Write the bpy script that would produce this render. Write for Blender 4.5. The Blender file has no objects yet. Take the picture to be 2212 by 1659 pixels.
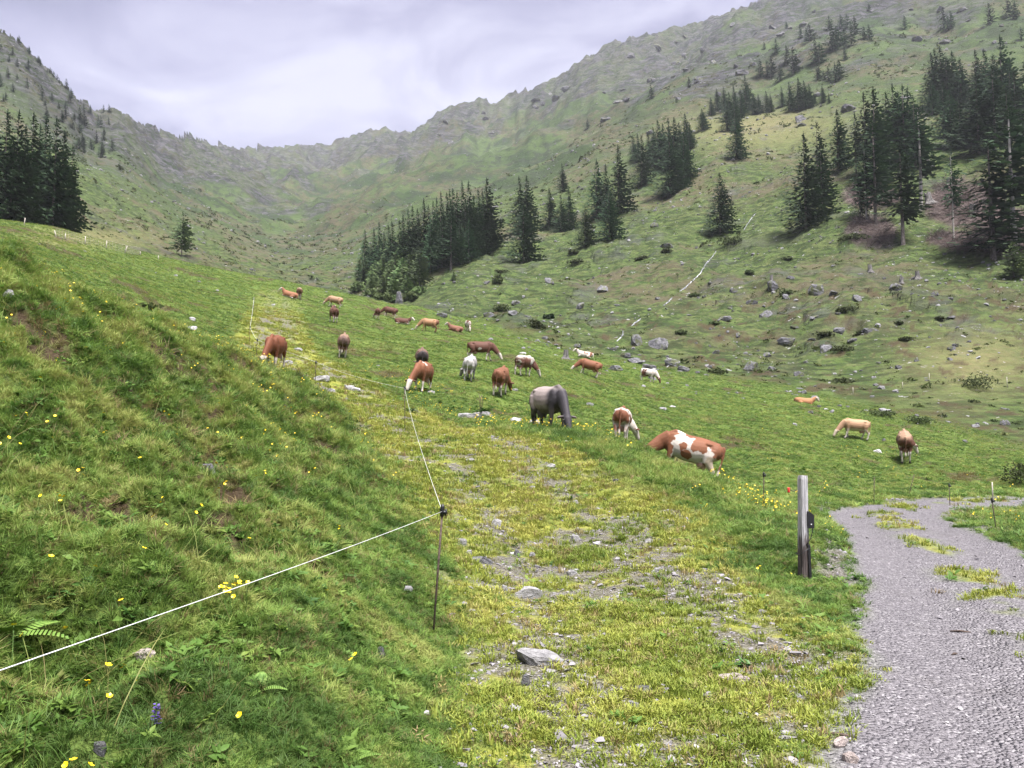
import bpy, bmesh, math, random
import numpy as np
from mathutils import Vector, Matrix, Euler

random.seed(7)
rng = np.random.default_rng(11)
SC = bpy.context.scene
COL = SC.collection

# ------------------------------------------------------------------ camera
PITCH = math.radians(4.16)
HAZE = 0.00009
EYE = 1.6
FOC = 1661.0                       # focal length in units of a 2212 x 1659 picture
cam_d = bpy.data.cameras.new('camera')
cam = bpy.data.objects.new('camera', cam_d)
COL.objects.link(cam)
cam.location = (0, 0, EYE)
cam.rotation_euler = (math.radians(90) + PITCH, 0, 0)
cam_d.sensor_width = 36.0
cam_d.lens = 36.0 * FOC / 2212.0
cam_d.clip_start = 0.05
cam_d.clip_end = 9000
SC.camera = cam

# ------------------------------------------------------------------ light
SUN_EL, SUN_AZ = 66.0, 25.0
SC.view_settings.view_transform = 'Standard'
SC.view_settings.look = 'None'
SC.view_settings.exposure = 3.35
SC.view_settings.gamma = 1.0
SC.view_settings.use_curve_mapping = False
SC.render.engine = 'CYCLES'
SC.cycles.use_denoising = True
SC.cycles.max_bounces = 5
SC.cycles.diffuse_bounces = 3
SC.cycles.glossy_bounces = 2
SC.cycles.transmission_bounces = 2
SC.cycles.volume_bounces = 1
SC.cycles.transparent_max_bounces = 6
SC.cycles.sample_clamp_indirect = 6.0
SC.render.film_transparent = False

sun_d = bpy.data.lights.new('sun', 'SUN')
sun_d.energy = 1.5
sun_d.angle = math.radians(32)
sun_d.color = (1.0, 0.965, 0.93)
sun = bpy.data.objects.new('sun', sun_d)
COL.objects.link(sun)
sun.rotation_euler = (math.radians(90 - SUN_EL), 0, math.radians(SUN_AZ))

# ------------------------------------------------------------------ node helper
class NT:
    def __init__(s, tree):
        s.t = tree
    def n(s, typ, ins=None, **props):
        nd = s.t.nodes.new(typ)
        for k, v in props.items():
            setattr(nd, k, v)
        if ins:
            for k, v in ins.items():
                sock = nd.inputs[k]
                if hasattr(v, 'is_output') or isinstance(v, bpy.types.NodeSocket):
                    s.t.links.new(v, sock)
                else:
                    sock.default_value = v
        return nd
    def math(s, op, a, b=None, clamp=False):
        nd = s.t.nodes.new('ShaderNodeMath'); nd.operation = op; nd.use_clamp = clamp
        for i, v in enumerate((a, b)):
            if v is None: continue
            if isinstance(v, bpy.types.NodeSocket): s.t.links.new(v, nd.inputs[i])
            else: nd.inputs[i].default_value = v
        return nd.outputs[0]
    def vmath(s, op, a, b=None):
        nd = s.t.nodes.new('ShaderNodeVectorMath'); nd.operation = op
        for i, v in enumerate((a, b)):
            if v is None: continue
            if isinstance(v, bpy.types.NodeSocket): s.t.links.new(v, nd.inputs[i])
            else: nd.inputs[i].default_value = v
        return nd.outputs[0]
    def mix(s, f, a, b):
        nd = s.t.nodes.new('ShaderNodeMix'); nd.data_type = 'RGBA'
        for k, v in ((0, f), (6, a), (7, b)):
            if isinstance(v, bpy.types.NodeSocket): s.t.links.new(v, nd.inputs[k])
            elif k == 0: nd.inputs[k].default_value = v
            else: nd.inputs[k].default_value = (v[0], v[1], v[2], 1)
        return nd.outputs[2]
    def noise(s, vec, scale, detail=4, rough=0.55, dist=0.0):
        nd = s.n('ShaderNodeTexNoise', {'Scale': scale, 'Detail': detail, 'Roughness': rough, 'Distortion': dist})
        if vec is not None: s.t.links.new(vec, nd.inputs['Vector'])
        return nd.outputs[0]
    def step(s, v, lo, hi):
        nd = s.n('ShaderNodeMapRange', {'Value': v, 'From Min': lo, 'From Max': hi}, interpolation_type='SMOOTHSTEP')
        return nd.outputs[0]

def mat(name):
    m = bpy.data.materials.new(name)
    m.use_nodes = True
    m.node_tree.nodes.clear()
    n = NT(m.node_tree)
    out = n.n('ShaderNodeOutputMaterial')
    return m, n, out

def finish(n, out, color, rough=0.85, spec=0.25, bump=None, bump_s=0.3, bump_d=0.05, transl=0.0):
    p = n.n('ShaderNodeBsdfPrincipled', {'Roughness': rough, 'Specular IOR Level': spec})
    if isinstance(color, bpy.types.NodeSocket): n.t.links.new(color, p.inputs['Base Color'])
    else: p.inputs['Base Color'].default_value = (*color, 1)
    if bump is not None:
        b = n.n('ShaderNodeBump', {'Height': bump, 'Strength': bump_s, 'Distance': bump_d})
        n.t.links.new(b.outputs[0], p.inputs['Normal'])
    sh = p.outputs[0]
    if transl > 0:
        tr = n.n('ShaderNodeBsdfTranslucent')
        if isinstance(color, bpy.types.NodeSocket): n.t.links.new(color, tr.inputs['Color'])
        else: tr.inputs['Color'].default_value = (*color, 1)
        mx = n.n('ShaderNodeMixShader', {0: transl, 1: sh, 2: tr.outputs[0]})
        sh = mx.outputs[0]
    n.t.links.new(sh, out.inputs['Surface'])

# ------------------------------------------------------------------ world: thin blue behind a closed cloud deck
w = bpy.data.worlds.new('World')
SC.world = w
w.use_nodes = True
w.node_tree.nodes.clear()
n = NT(w.node_tree)
wo = n.n('ShaderNodeOutputWorld')
sky = n.n('ShaderNodeTexSky', sky_type='NISHITA', sun_disc=False)
sky.sun_elevation = math.radians(SUN_EL)
sky.sun_rotation = math.radians(180 - SUN_AZ)
tc = n.n('ShaderNodeTexCoord')
sep = n.n('ShaderNodeSeparateXYZ', {0: tc.outputs['Generated']})
zz = n.math('ADD', n.math('MAXIMUM', sep.outputs[2], 0.0), 0.22)
cx = n.math('DIVIDE', sep.outputs[0], zz)
cy = n.math('DIVIDE', sep.outputs[1], zz)
cv = n.n('ShaderNodeCombineXYZ', {0: cx, 1: cy, 2: 3.7}).outputs[0]
n1 = n.noise(n.n('ShaderNodeMapping', {'Vector': cv, 'Rotation': (0, 0, .9), 'Scale': (1.0, 1.9, 1.0)}).outputs[0], 1.0, 3, 0.5, 0.4)
n2 = n.noise(n.n('ShaderNodeMapping', {'Vector': cv, 'Rotation': (0, 0, .7), 'Scale': (1.0, 1.5, 1.0)}).outputs[0], 2.6, 6, 0.55, 0.7)
cl = n.math('ADD', n.math('MULTIPLY', n1, 0.50), n.math('MULTIPLY', n2, 0.50))
cr = n.n('ShaderNodeValToRGB', {0: cl})
el = cr.color_ramp.elements
el[0].position = 0.40; el[0].color = (.125, .110, .220, 1)
el[1].position = 0.63; el[1].color = (.66, .64, .78, 1)
e_ = el.new(0.47); e_.color = (.215, .195, .335, 1)
e_ = el.new(0.53); e_.color = (.375, .35, .51, 1)
skc = n.mix(0.96, sky.outputs[0], cr.outputs[0])
bg = n.n('ShaderNodeBackground', {'Color': skc, 'Strength': 0.1})
n.t.links.new(bg.outputs[0], wo.inputs['Surface'])

# ------------------------------------------------------------------ noise in numpy
def _hash(ix, iy, seed):
    h = (ix.astype(np.int64) * 374761393 + iy.astype(np.int64) * 668265263 + seed * 1442695041) & 0xFFFFFFFF
    h = ((h ^ (h >> 13)) * 1274126177) & 0xFFFFFFFF
    h = h ^ (h >> 16)
    return (h & 0xFFFFFF).astype(np.float64) / 0xFFFFFF
def vnoise(x, y, seed=0):
    ix = np.floor(x); iy = np.floor(y)
    fx = x - ix; fy = y - iy
    fx = fx * fx * fx * (fx * (fx * 6 - 15) + 10); fy = fy * fy * fy * (fy * (fy * 6 - 15) + 10)
    a = _hash(ix, iy, seed); b = _hash(ix + 1, iy, seed); c = _hash(ix, iy + 1, seed); d = _hash(ix + 1, iy + 1, seed)
    return (a + (b - a) * fx) + ((c + (d - c) * fx) - (a + (b - a) * fx)) * fy
def fbm(x, y, seed=0, oct=4, gain=0.5):
    s = 0; a = 1; t = 0
    for i in range(oct):
        ca, sa = math.cos(0.6 * i), math.sin(0.6 * i)
        s = s + a * vnoise((x * ca - y * sa) * 2 ** i, (x * sa + y * ca) * 2 ** i, seed + 17 * i)
        t += a; a *= gain
    return s / t
def ridged(x, y, seed=0, oct=4, gain=0.55):
    s = 0; a = 1; t = 0
    for i in range(oct):
        v = 1 - np.abs(2 * vnoise(x * 2 ** i, y * 2 ** i, seed + 31 * i) - 1)
        s = s + a * v * v; t += a; a *= gain
    return s / t
def sstep(lo, hi, v):
    t = np.clip((v - lo) / (hi - lo), 0, 1)
    return t * t * (3 - 2 * t)

# ------------------------------------------------------------------ picture <-> world
SP, CP_ = math.sin(PITCH), math.cos(PITCH)
def ray(X, y):                      # picture point -> (x/Y, (z-EYE)/Y)
    a = (X - 1106.0) / FOC; b = (829.5 - y) / FOC
    dy = CP_ - b * SP
    return a / dy, (SP + b * CP_) / dy
def px(u, e):                       # inverse
    b = math.tan(math.atan(e) - PITCH) if np.isscalar(e) else np.tan(np.arctan(e) - PITCH)
    return 1106.0 + FOC * u * (CP_ - b * SP), 829.5 - FOC * b

# ------------------------------------------------------------------ terrain: control points (picture x, picture y, metres forward)
P = """
-600 600 9  -600 640 13  -600 560 35  -600 500 55  -600 430 80  -600 450 100 -600 420 140 -600 300 300 -600 100 420 -600 -80 480
-600 1300 2 -600 900 4.5
0 1400 3.05 0 1100 4.9 0 800 8 0 565 12  0 600 16 0 545 35 0 505 60 0 476 88 0 500 108 0 462 150 0 330 300 0 200 450 0 62 560
150 1250 4.1 150 950 6.8 150 625 14 150 660 19.5
300 1400 3.6 300 1150 5.3 300 900 9 300 688 16.5 300 715 23 300 640 45 300 590 72 300 543 108 300 580 135 300 535 215 300 400 420 300 320 640 300 258 860
450 750 20.5 450 770 27 450 690 48 450 578 112
560 1350 4.2 560 1100 7.2 560 900 14 560 790 24 560 790 31 560 752 38 560 700 55 560 650 80 560 600 115 560 625 140 560 585 300 560 500 500 560 420 850 560 380 1150 560 318 1600
150 488 95 150 520 120 150 470 165 150 330 350 150 200 560
400 565 112 400 590 135 400 553 205 400 450 450 400 350 760 400 290 1050
700 1350 4.8 700 1150 7.5 700 950 15 700 850 27 700 800 35 700 740 52 700 690 75 700 650 100 700 624 126 700 650 150 700 605 260 700 550 420 700 450 720 700 390 1100 700 315 1700
820 1300 6 820 1050 11.5 820 930 19
870 830 37 870 760 60 870 700 95 870 660 135 870 672 150 870 645 195 870 570 260 870 480 420 870 420 700 870 350 1150 870 285 1650
1000 870 34 1000 790 52 1000 725 88 1000 690 125 1000 620 180 1000 555 240 1000 450 400 1000 380 700 1000 300 1100 1000 220 1500
1150 930 25 1150 850 43 1150 790 62 1150 740 105 1150 650 160 1150 565 230 1150 460 300 1150 400 440 1150 330 750 1150 260 1080 1150 192 1400
1280 940 23.5 1280 960 27.5 1280 880 43 1280 780 93
1400 972 20 1400 1003 23 1400 935 34 1400 870 52 1400 825 75 1400 800 92 1400 650 150 1400 520 215 1400 405 310 1400 290 480 1400 210 720 1400 140 1000 1400 72 1300
1550 1035 16 1550 1074 19.5 1550 1046 24 1550 960 36 1550 880 60 1550 818 90 1550 650 137 1550 505 215 1550 340 300 1550 240 470 1550 130 850 1550 35 1250
1700 1118 12 1700 1128 14.5 1700 1080 19 1700 990 32 1700 920 52 1700 870 75 1700 850 85 1700 700 122 1700 490 195 1700 330 310 1700 210 470 1700 90 800 1700 -15 1200
1850 1087 20 1850 1030 29 1850 960 48 1850 900 70 1850 880 80 1850 700 115 1850 500 172 1850 340 245 1850 180 430 1850 60 640 1850 -60 1150
2000 1073 22 2000 1010 36 2000 960 54 2000 925 70 2000 800 92 2000 600 140 2000 470 180 2000 330 240 2000 200 380 2000 70 600 2000 -110 1100
2212 1072 22.5 2212 1035 34 2212 1000 50 2212 975 62 2212 850 84 2212 600 130 2212 450 170 2212 330 215 2212 200 330 2212 60 520 2212 -220 1000
2800 1080 22 2800 1060 40 2800 1020 55 2800 850 75 2800 600 110 2800 450 150 2800 300 200 2800 150 300 2800 0 450 2800 -380 900
1040 968 17 930 925 24 860 890 26
"""
cps = []
v = [float(t) for t in P.split()]
for i in range(0, len(v), 3):
    u_, e_ = ray(v[i], v[i + 1]); cps.append((u_, math.log(v[i + 2]), e_))
for (x, Y, z) in [(-0.6, .8, .05), (.6, .8, 0), (0, 1.3, 0), (-.9, 1.3, .2), (1.1, 1.3, 0), (0, 2.4, 0), (2.2, 2.4, 0), (.5, 4, 0), (-.4, 4, .06),
                  (3, 4, 0), (4.2, 4, .02), (-.66, 6.3, .1), (.5, 6.3, 0), (2.6, 6, 0), (5, 6, 0), (6.6, 6.2, .05), (-.75, 8, .22), (.5, 8.5, .03), (3.26, 8.6, .05),
                  (5.4, 9.5, 0), (-1.0, 10.5, .4), (.5, 11, .2), (2.4, 11, .25), (8, 9.6, .1), (-1.5, 13.5, .95), (0, 14, .75), (2, 14, .7), (4.4, 12.5, .3), (7, 14.2, .02), (9.2, 12.5, .05),
                  (13, 14, .05), (2.2, 17.5, 1.25), (8.6, 17.5, 0), (11, 16, -.07), (12, 18, -.15), (18, 18, -.15), (16, 19, -.15), (14.5, 20.8, .02), (11.8, 20.5, .02), (14.5, 22.2, .0)]:
    cps.append((x / Y, math.log(Y), (z - EYE) / Y))
cps = np.array(cps)
LS = 0.4
def tps_fit(c):
    A = np.c_[c[:, 0], c[:, 1] * LS]
    N = len(A)
    d2 = ((A[:, None] - A[None]) ** 2).sum(-1)
    K = np.where(d2 > 0, 0.5 * d2 * np.log(d2 + 1e-20), 0) + np.eye(N) * 2e-5
    Pm = np.c_[np.ones(N), A]
    M = np.zeros((N + 3, N + 3)); M[:N, :N] = K; M[:N, N:] = Pm; M[N:, :N] = Pm.T
    return A, np.linalg.solve(M, np.r_[c[:, 2], 0, 0, 0])
def tps_eval(A, W, u, l):
    out = W[-3] + W[-2] * u + W[-1] * l * LS
    for i in range(len(A)):
        d2 = (u - A[i, 0]) ** 2 + (l * LS - A[i, 1]) ** 2
        out += W[i] * 0.5 * d2 * np.log(d2 + 1e-20)
    return out
NU, NL = 660, 860
U = np.linspace(-1.08, 1.08, NU)
L = np.linspace(math.log(0.8), math.log(2600), NL)
UU, LL = np.meshgrid(U, L, indexing='ij')
# coarse evaluation, then bilinear up-sampling
cu = np.linspace(-1.08, 1.08, 221); clg = np.linspace(L[0], L[-1], 287)
CU, CL = np.meshgrid(cu, clg, indexing='ij')
A_, W_ = tps_fit(cps)
Ec = tps_eval(A_, W_, np.clip(CU, -1.03, 1.03), CL)
def bil(F, u, l, u0, u1, l0, l1):
    fu = np.clip((u - u0) / (u1 - u0), 0, 1) * (F.shape[0] - 1.0001)
    fl = np.clip((l - l0) / (l1 - l0), 0, 1) * (F.shape[1] - 1.0001)
    iu = np.floor(fu).astype(int); il = np.floor(fl).astype(int)
    a = fu - iu; b = fl - il
    return (F[iu, il] * (1 - a) + F[iu + 1, il] * a) * (1 - b) + (F[iu, il + 1] * (1 - a) + F[iu + 1, il + 1] * a) * b
# Catmull-Rom in both directions would be smoother; the grid is 3x finer so bilinear + small blur is enough
E = bil(Ec, UU, LL, cu[0], cu[-1], clg[0], clg[-1])
for _ in range(2):
    E[1:-1] = (E[:-2] + 2 * E[1:-1] + E[2:]) / 4
    E[:, 1:-1] = (E[:, :-2] + 2 * E[:, 1:-1] + E[:, 2:]) / 4
YY = np.exp(LL); XX = UU * YY

def curve(pts):                     # picture polyline -> elevation tangent over u
    us, es = zip(*[ray(X, y) for X, y in pts])
    return np.array(us), np.array(es)
RIDGE = [(-600, -80), (0, 62), (40, 83), (80, 128), (130, 175), (170, 213), (210, 242), (235, 236), (258, 232), (275, 246), (290, 262), (322, 264), (345, 282),
         (372, 286), (400, 292), (420, 289), (445, 306), (470, 309), (505, 320), (540, 314), (575, 319), (610, 315), (655, 309), (672, 316), (684, 309), (700, 316),
         (740, 299), (775, 284), (800, 281), (835, 274), (858, 287), (890, 284), (925, 258), (965, 230), (1000, 220), (1052, 214), (1066, 223), (1100, 205), (1140, 194),
         (1205, 166), (1240, 140), (1290, 108), (1330, 88), (1390, 76), (1440, 64), (1520, 44), (1560, 28), (1600, 14), (1640, 1), (1700, -16), (1850, -60), (2000, -110), (2212, -220), (2800, -380)]
CREST = [(-600, 425), (0, 474), (60, 482), (120, 490), (180, 507), (250, 526), (330, 550), (420, 570), (520, 590), (600, 604), (700, 624), (790, 643), (870, 662)]
YR = [(-600, 480), (0, 560), (100, 600), (250, 800), (400, 1050), (560, 1600), (700, 1700), (870, 1650), (1000, 1500), (1150, 1400), (1400, 1300), (1700, 1200), (2000, 1100), (2212, 1000), (2800, 900)]
ru, re_ = curve(RIDGE)
yu = np.array([ray(a, 200)[0] for a, b in YR]); yr = np.interp(U, yu, np.log([b for a, b in YR]))
e_ridge = np.interp(U, ru, re_)
LRg = yr[:, None]

# ---- roads and track in plan
def polyd(px_, py_, line):          # distance and arc position to a polyline
    best = np.full(px_.shape, 1e9); pos = np.zeros(px_.shape); side = np.zeros(px_.shape); s0 = 0
    for (x0, y0), (x1, y1) in zip(line[:-1], line[1:]):
        dx, dy = x1 - x0, y1 - y0; ln = math.hypot(dx, dy)
        t = np.clip(((px_ - x0) * dx + (py_ - y0) * dy) / ln ** 2, 0, 1)
        qx, qy = x0 + t * dx, y0 + t * dy
        d = np.hypot(px_ - qx, py_ - qy)
        m = d < best
        best = np.where(m, d, best); pos = np.where(m, s0 + t * ln, pos)
        side = np.where(m, np.sign((px_ - x0) * dy - (py_ - y0) * dx), side); s0 += ln
    return best, pos, side
ROAD = [(-3.5, -9), (.5, -1), (2.42, 2.65), (3.8, 5.2), (4.4, 6.6), (5.45, 9.4), (6.7, 13.0), (8.2, 17.1), (9.5, 18.9), (11.8, 20.5), (14.5, 20.85), (24, 20.5), (40, 17)]
TRACK = [(1.25, -6), (1.25, 0), (1.2, 4), (1.0, 8), (0.6, 11), (0, 14), (-1.0, 18), (-2.8, 22), (-5.0, 26.5), (-8.3, 33), (-11.8, 40), (-15.6, 50), (-19, 62), (-23.5, 76), (-28, 92)]
def road_d(x, y): return polyd(x, y, ROAD)
def track_d(x, y): return polyd(x, y, TRACK)
M_ = YY < 130
rd = np.full(XX.shape, 1e3); rs = np.zeros(XX.shape); td = np.full(XX.shape, 1e3); ts = np.zeros(XX.shape)
d_, p_, s_ = road_d(XX[M_], YY[M_]); rd[M_] = d_; rs[M_] = s_
d_, p_, s_ = track_d(XX[M_], YY[M_]); td[M_] = d_; ts[M_] = s_
wob = 0.35 * (fbm(XX * 1.3, YY * 1.3, 5, 4) - 0.5) * 2
rhw = np.interp(YY, [0, 8, 16, 22], [1.4, 1.3, 1.15, .95])
road = 1 - sstep(-.2, .2, rd - rhw + wob * 0.6)
track = (1 - sstep(1.75, 2.7, td * np.interp(YY, [0, 7, 12], [1.75, 1.5, 1.0]) + wob * 1.4)) * (1 - road)
track *= 1 - 0.75 * sstep(38, 95, YY)

# ---- relief
near = 1 - sstep(24, 40, YY)
bank = sstep(0.1, 1.6, -(XX - np.interp(YY, [0, 2, 6, 10, 15, 17, 24, 30, 40], [-.2, -.3, -.65, -1.1, -1.9, -2.4, -5.2, -8.6, -14]))) * near
meadow = sstep(20, 32, YY) * (1 - sstep(125, 170, YY))
hill = sstep(80, 120, YY)
mount = sstep(300, 600, YY)
crest_l = np.interp(U, [ray(a, 600)[0] for a in (-600, 0, 300, 560, 870, 1000, 1150, 1400, 1700, 2000, 2212, 2800)], np.log([80, 88, 108, 115, 135, 125, 105, 92, 85, 72, 62, 55]))[:, None]
far_side = sstep(-0.05, 0.12, LL - crest_l)          # 0 on the near meadow, 1 across the gully
dz = np.zeros(XX.shape)
dz += bank * ((fbm(XX * .9, YY * .9, 3, 3) - .5) * 0.7 + (ridged(XX * 1.5, YY * 1.5, 9, 3) - .45) * 0.36 + (fbm(XX * 3.2, YY * 3.2, 10, 3) - .5) * .3)
dz += near * (1 - bank) * (1 - road) * (fbm(XX * 1.8, YY * 1.8, 4, 4) - .5) * 0.09
dz += near * (1 - bank) * (1 - road) * (1 - track) * (fbm(XX * .7, YY * .7, 44, 3) - .5) * 0.16
dz += road * near * ((fbm(XX * 2.2, YY * 2.2, 6, 4) - .5) * 0.03 - 0.05 * np.exp(-((rd - 0.65) / 0.34) ** 2))
dz += meadow * (1 - far_side) * ((fbm(XX * .45, YY * .45, 12, 5, .6) - .5) * .75 + (fbm(XX * .08, YY * .08, 13, 2) - .5) * 1.0)
dz += hill * far_side * (1 - mount) * ((fbm(XX * .28, YY * .28, 21, 4, .6) - .5) * 2.4 + (ridged(XX * .3, YY * .45, 23, 3) - .4) * .6 + (fbm(XX * .05, YY * .05, 22, 4) - .5) * 7.0)
lev = np.clip((YY - 300) / 900, 0, 1)
mt = (ridged(XX * .0055 + .3 * fbm(XX * .01, YY * .01, 2, 2), YY * .0045, 33, 4) - .5) * (18 + 46 * lev) + (fbm(XX * .03, YY * .03, 34, 5, .6) - .5) * (9 + 16 * lev)
below = np.clip((e_ridge[:, None] - E) / 0.12, 0, 1)      # 0 at the ridge line, 1 well below it
crag = (ridged(XX * .024, YY * .012, 35, 5, .62) - .45) * (1 - sstep(.0, .75, below)) * (18 + 24 * lev)
dz += mount * (mt + crag)
E = E + dz / YY
# ---- exact skylines of the ridge and of the meadow's crest
behind = LL > LRg + 0.02
Ev = np.where(behind, -9, E)
corr = e_ridge - np.where(LL > math.log(300), Ev, -9).max(1)
wr = sstep(-0.95, -0.05, LL - LRg)
corr_s = np.convolve(np.pad(corr, 2, 'edge'), np.ones(5) / 5, 'valid')
corr_t = np.convolve(np.pad(corr, 4, 'edge'), np.ones(9) / 9, 'valid')
E = E + wr * (.3 * corr + .7 * corr_t + .0016 * (fbm(U * 38, U * 0, 7, 3) - .5) * 2)[:, None]
E = np.where(behind, np.minimum(E, e_ridge[:, None] - 0.02 - 0.25 * (LL - LRg)), E)
ccu, cce = curve(CREST)
e_crest = np.interp(U, ccu, cce)
win = np.abs(LL - crest_l) < 0.3
mx = np.where(win, E, -9).max(1)
cw = (1 - sstep(0.15, 0.5, np.abs(LL - crest_l))) * (1 - sstep(ray(800, 600)[0], ray(900, 600)[0], U))[:, None]
E = E + cw * (e_crest - mx)[:, None]
ZZ = EYE + E * YY

def height(x, y):
    x = np.asarray(x, float); y = np.asarray(y, float)
    return EYE + y * bil(E, x / y, np.log(y), U[0], U[-1], L[0], L[-1])
def normal(x, y):
    d = 0.01 * y + 0.05
    gx = (height(x + d, y) - height(x - d, y)) / (2 * d); gy = (height(x, y + d) - height(x, y - d)) / (2 * d)
    return Vector((-float(gx), -float(gy), 1)).normalized()
def hit(X, y, ymin=1.0):            # picture point -> first place on the ground it sees, beyond ymin metres
    u, e = ray(X, y)
    col = bil(E, np.full(NL, u), L, U[0], U[-1], L[0], L[-1])
    ok = np.nonzero((col >= e) & (L >= math.log(ymin)))[0]
    if len(ok) == 0:
        i = int(np.argmax(np.where(L >= math.log(ymin), col, -9)))
        Y = math.exp(L[i])
    else:
        i = ok[0]
        if i > 0 and col[i] > col[i - 1] and L[i - 1] >= math.log(ymin):
            t = (e - col[i - 1]) / (col[i] - col[i - 1]); Y = math.exp(L[i - 1] + t * (L[i] - L[i - 1]))
        else:
            Y = math.exp(L[i])
    return Vector((u * Y, Y, float(height(u * Y, Y))))

# ---- masks for the materials
PX, PY = px(UU, E)
t_r = (px(0 * U, e_ridge)[1][:, None])
below_px = PY - t_r
slope_n = fbm(XX * .02, YY * .02, 51, 5, .6)
big_n = fbm(XX * .006, YY * .006, 52, 4)
leftm = 1 - sstep(850, 1050, PX)
rk_band = np.interp(PX, [-600, 0, 200, 300, 500, 700, 860, 1000, 1300, 1700, 2212], [260, 240, 120, 110, 100, 95, 50, 60, 90, 130, 150])
rk = sstep(-.10, .16, (1 - below_px / rk_band) * .55 - .04 + .05 * leftm * (PX > 180) + (slope_n - .5) * 1.3 + (big_n - .5) * .8)
rk_r = sstep(.545, .63, .6 * slope_n + .4 * ridged(XX * .02, YY * .02, 55, 3)) * .8 * sstep(850, 1000, PX)
zone_r = np.clip(1 - np.abs((PX - 1350) * .1 + 0) / 300, 0, 1) * sstep(330, 150, PY)
rockm = np.clip(mount * np.maximum(rk, rk_r * np.clip(zone_r + .25, 0, 1)), 0, 1)
pt = ((np.hypot((PX - 540) / 130, (PY - 372) / 22) < 1) | (np.hypot((PX - 690) / 55, (PY - 352) / 16) < 1) | (np.hypot((PX - 955) / 40, (PY - 300) / 16) < 1)) & (YY > 350)
rockm = np.maximum(rockm, pt * sstep(.45, .55, fbm(XX * .025, YY * .05, 57, 4)))
scree = hill * far_side * (1 - mount) * sstep(.6, .68, fbm(XX * .12, YY * .12, 58, 4)) * .35
rockm = np.maximum(rockm, scree)
heath = .8 * far_side * hill * sstep(.50, .64, fbm(XX * .03, YY * .045, 61, 4) + .16 * np.exp(-((PX - 520) / 220) ** 2 - ((PY - 545) / 60) ** 2) + .10 * np.exp(-((PX - 820) / 160) ** 2 - ((PY - 420) / 80) ** 2))
cut = far_side * np.maximum.reduce([np.exp(-(((PX - cx_) / a_) ** 2 + ((PY - cy_) / b_) ** 2) ** 2) for cx_, cy_, a_, b_ in ((1880, 500, 60, 38), (1880, 425, 70, 30), (2085, 440, 95, 55), (2080, 520, 80, 24), (2170, 500, 80, 60))]) * (YY > 100) * (YY < 330)
cut = sstep(.35, .6, cut * (.55 + .9 * fbm(XX * .12, YY * .12, 63, 3)))
dry = np.clip(.55 * np.exp(-(((PX - 1640) / 190) ** 2 + ((PY - 275) / 45) ** 2)) + .6 * np.exp(-(((PX - 2110) / 150) ** 2 + ((PY - 780) / 70) ** 2)) + .7 * np.exp(-((PX - 150) / 160) ** 2 - ((PY - 515) / 22) ** 2) * (YY > 60), 0, 1)
soil = np.clip(bank * sstep(.545, .60, .65 * fbm(XX * 2.0, YY * 2.0, 71, 4, .6) + .35 * (1 - ridged(XX * 1.5, YY * 1.5, 9, 3))) + .8 * sstep(.64, .70, fbm(XX * .35, YY * .35, 72, 4, .6)) * meadow * (1 - track), 0, 1)
gully = np.exp(-((LL - crest_l - .07) / .08) ** 2) * sstep(870, 1050, PX)
soil = soil * sstep(2.8, 3.6, YY)
soil = np.maximum(soil, gully * sstep(.54, .64, fbm(XX * .35, YY * .35, 73, 4)) * .5)
wheel = np.exp(-((td - .8) / .42) ** 2)
bare = track * sstep(.50, .64, .5 * fbm(XX * 1.0, YY * 1.0, 81, 3, .6) + .5 * fbm(XX * 3.6, YY * 3.6, 85, 4, .6) + .15 * wheel - .012) * .88
bare = np.maximum(bare, (1 - sstep(.8, 1.6, td)) * np.exp(-((YY - 56) / 9) ** 2) * sstep(.35, .55, fbm(XX * .8, YY * .8, 83, 4)))
edge = np.exp(-((rd - rhw - .1) / .4) ** 2) * (1 - road) * sstep(.45, .6, fbm(XX * 1.7, YY * 1.7, 84, 4)) * near
bare = np.maximum(bare, edge)
strip = np.exp(-(rd / .27) ** 2) * road * sstep(.42, .60, fbm(XX * 1.6, YY * 1.6, 82, 4)) * sstep(5.5, 8, YY)
road_m = road * (1 - .9 * strip)
lush = np.clip(meadow * (1 - far_side) + near, 0, 1)
# ------------------------------------------------------------------ terrain meshes
def new_mesh(name, V, F, smooth=True):
    me = bpy.data.meshes.new(name)
    V = np.asarray(V, np.float32); F = np.asarray(F, np.int32)
    me.vertices.add(len(V)); me.vertices.foreach_set('co', V.ravel())
    k = F.shape[1]
    me.loops.add(F.size); me.loops.foreach_set('vertex_index', F.ravel())
    me.polygons.add(len(F)); me.polygons.foreach_set('loop_start', np.arange(len(F), dtype=np.int32) * k)
    me.update(calc_edges=True)
    if smooth: me.polygons.foreach_set('use_smooth', np.ones(len(F), bool))
    return me
def link(name, me, m=None, parent=None, **props):
    o = bpy.data.objects.new(name, me); COL.objects.link(o)
    if m is not None and me is not None and len(me.materials) == 0: me.materials.append(m)
    if parent is not None: o.parent = parent
    for k, v_ in props.items(): o[k] = v_
    return o
def tag(o, label, cat, group=None, kind=None):
    if label: o['label'] = label
    if cat: o['category'] = cat
    if group: o['group'] = group
    if kind: o['kind'] = kind
    return o
def empty(name, loc, rz=0.0):
    o = bpy.data.objects.new(name, None); COL.objects.link(o)
    o.location = loc; o.rotation_euler = (0, 0, rz); o.empty_display_size = .2
    return o

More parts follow.
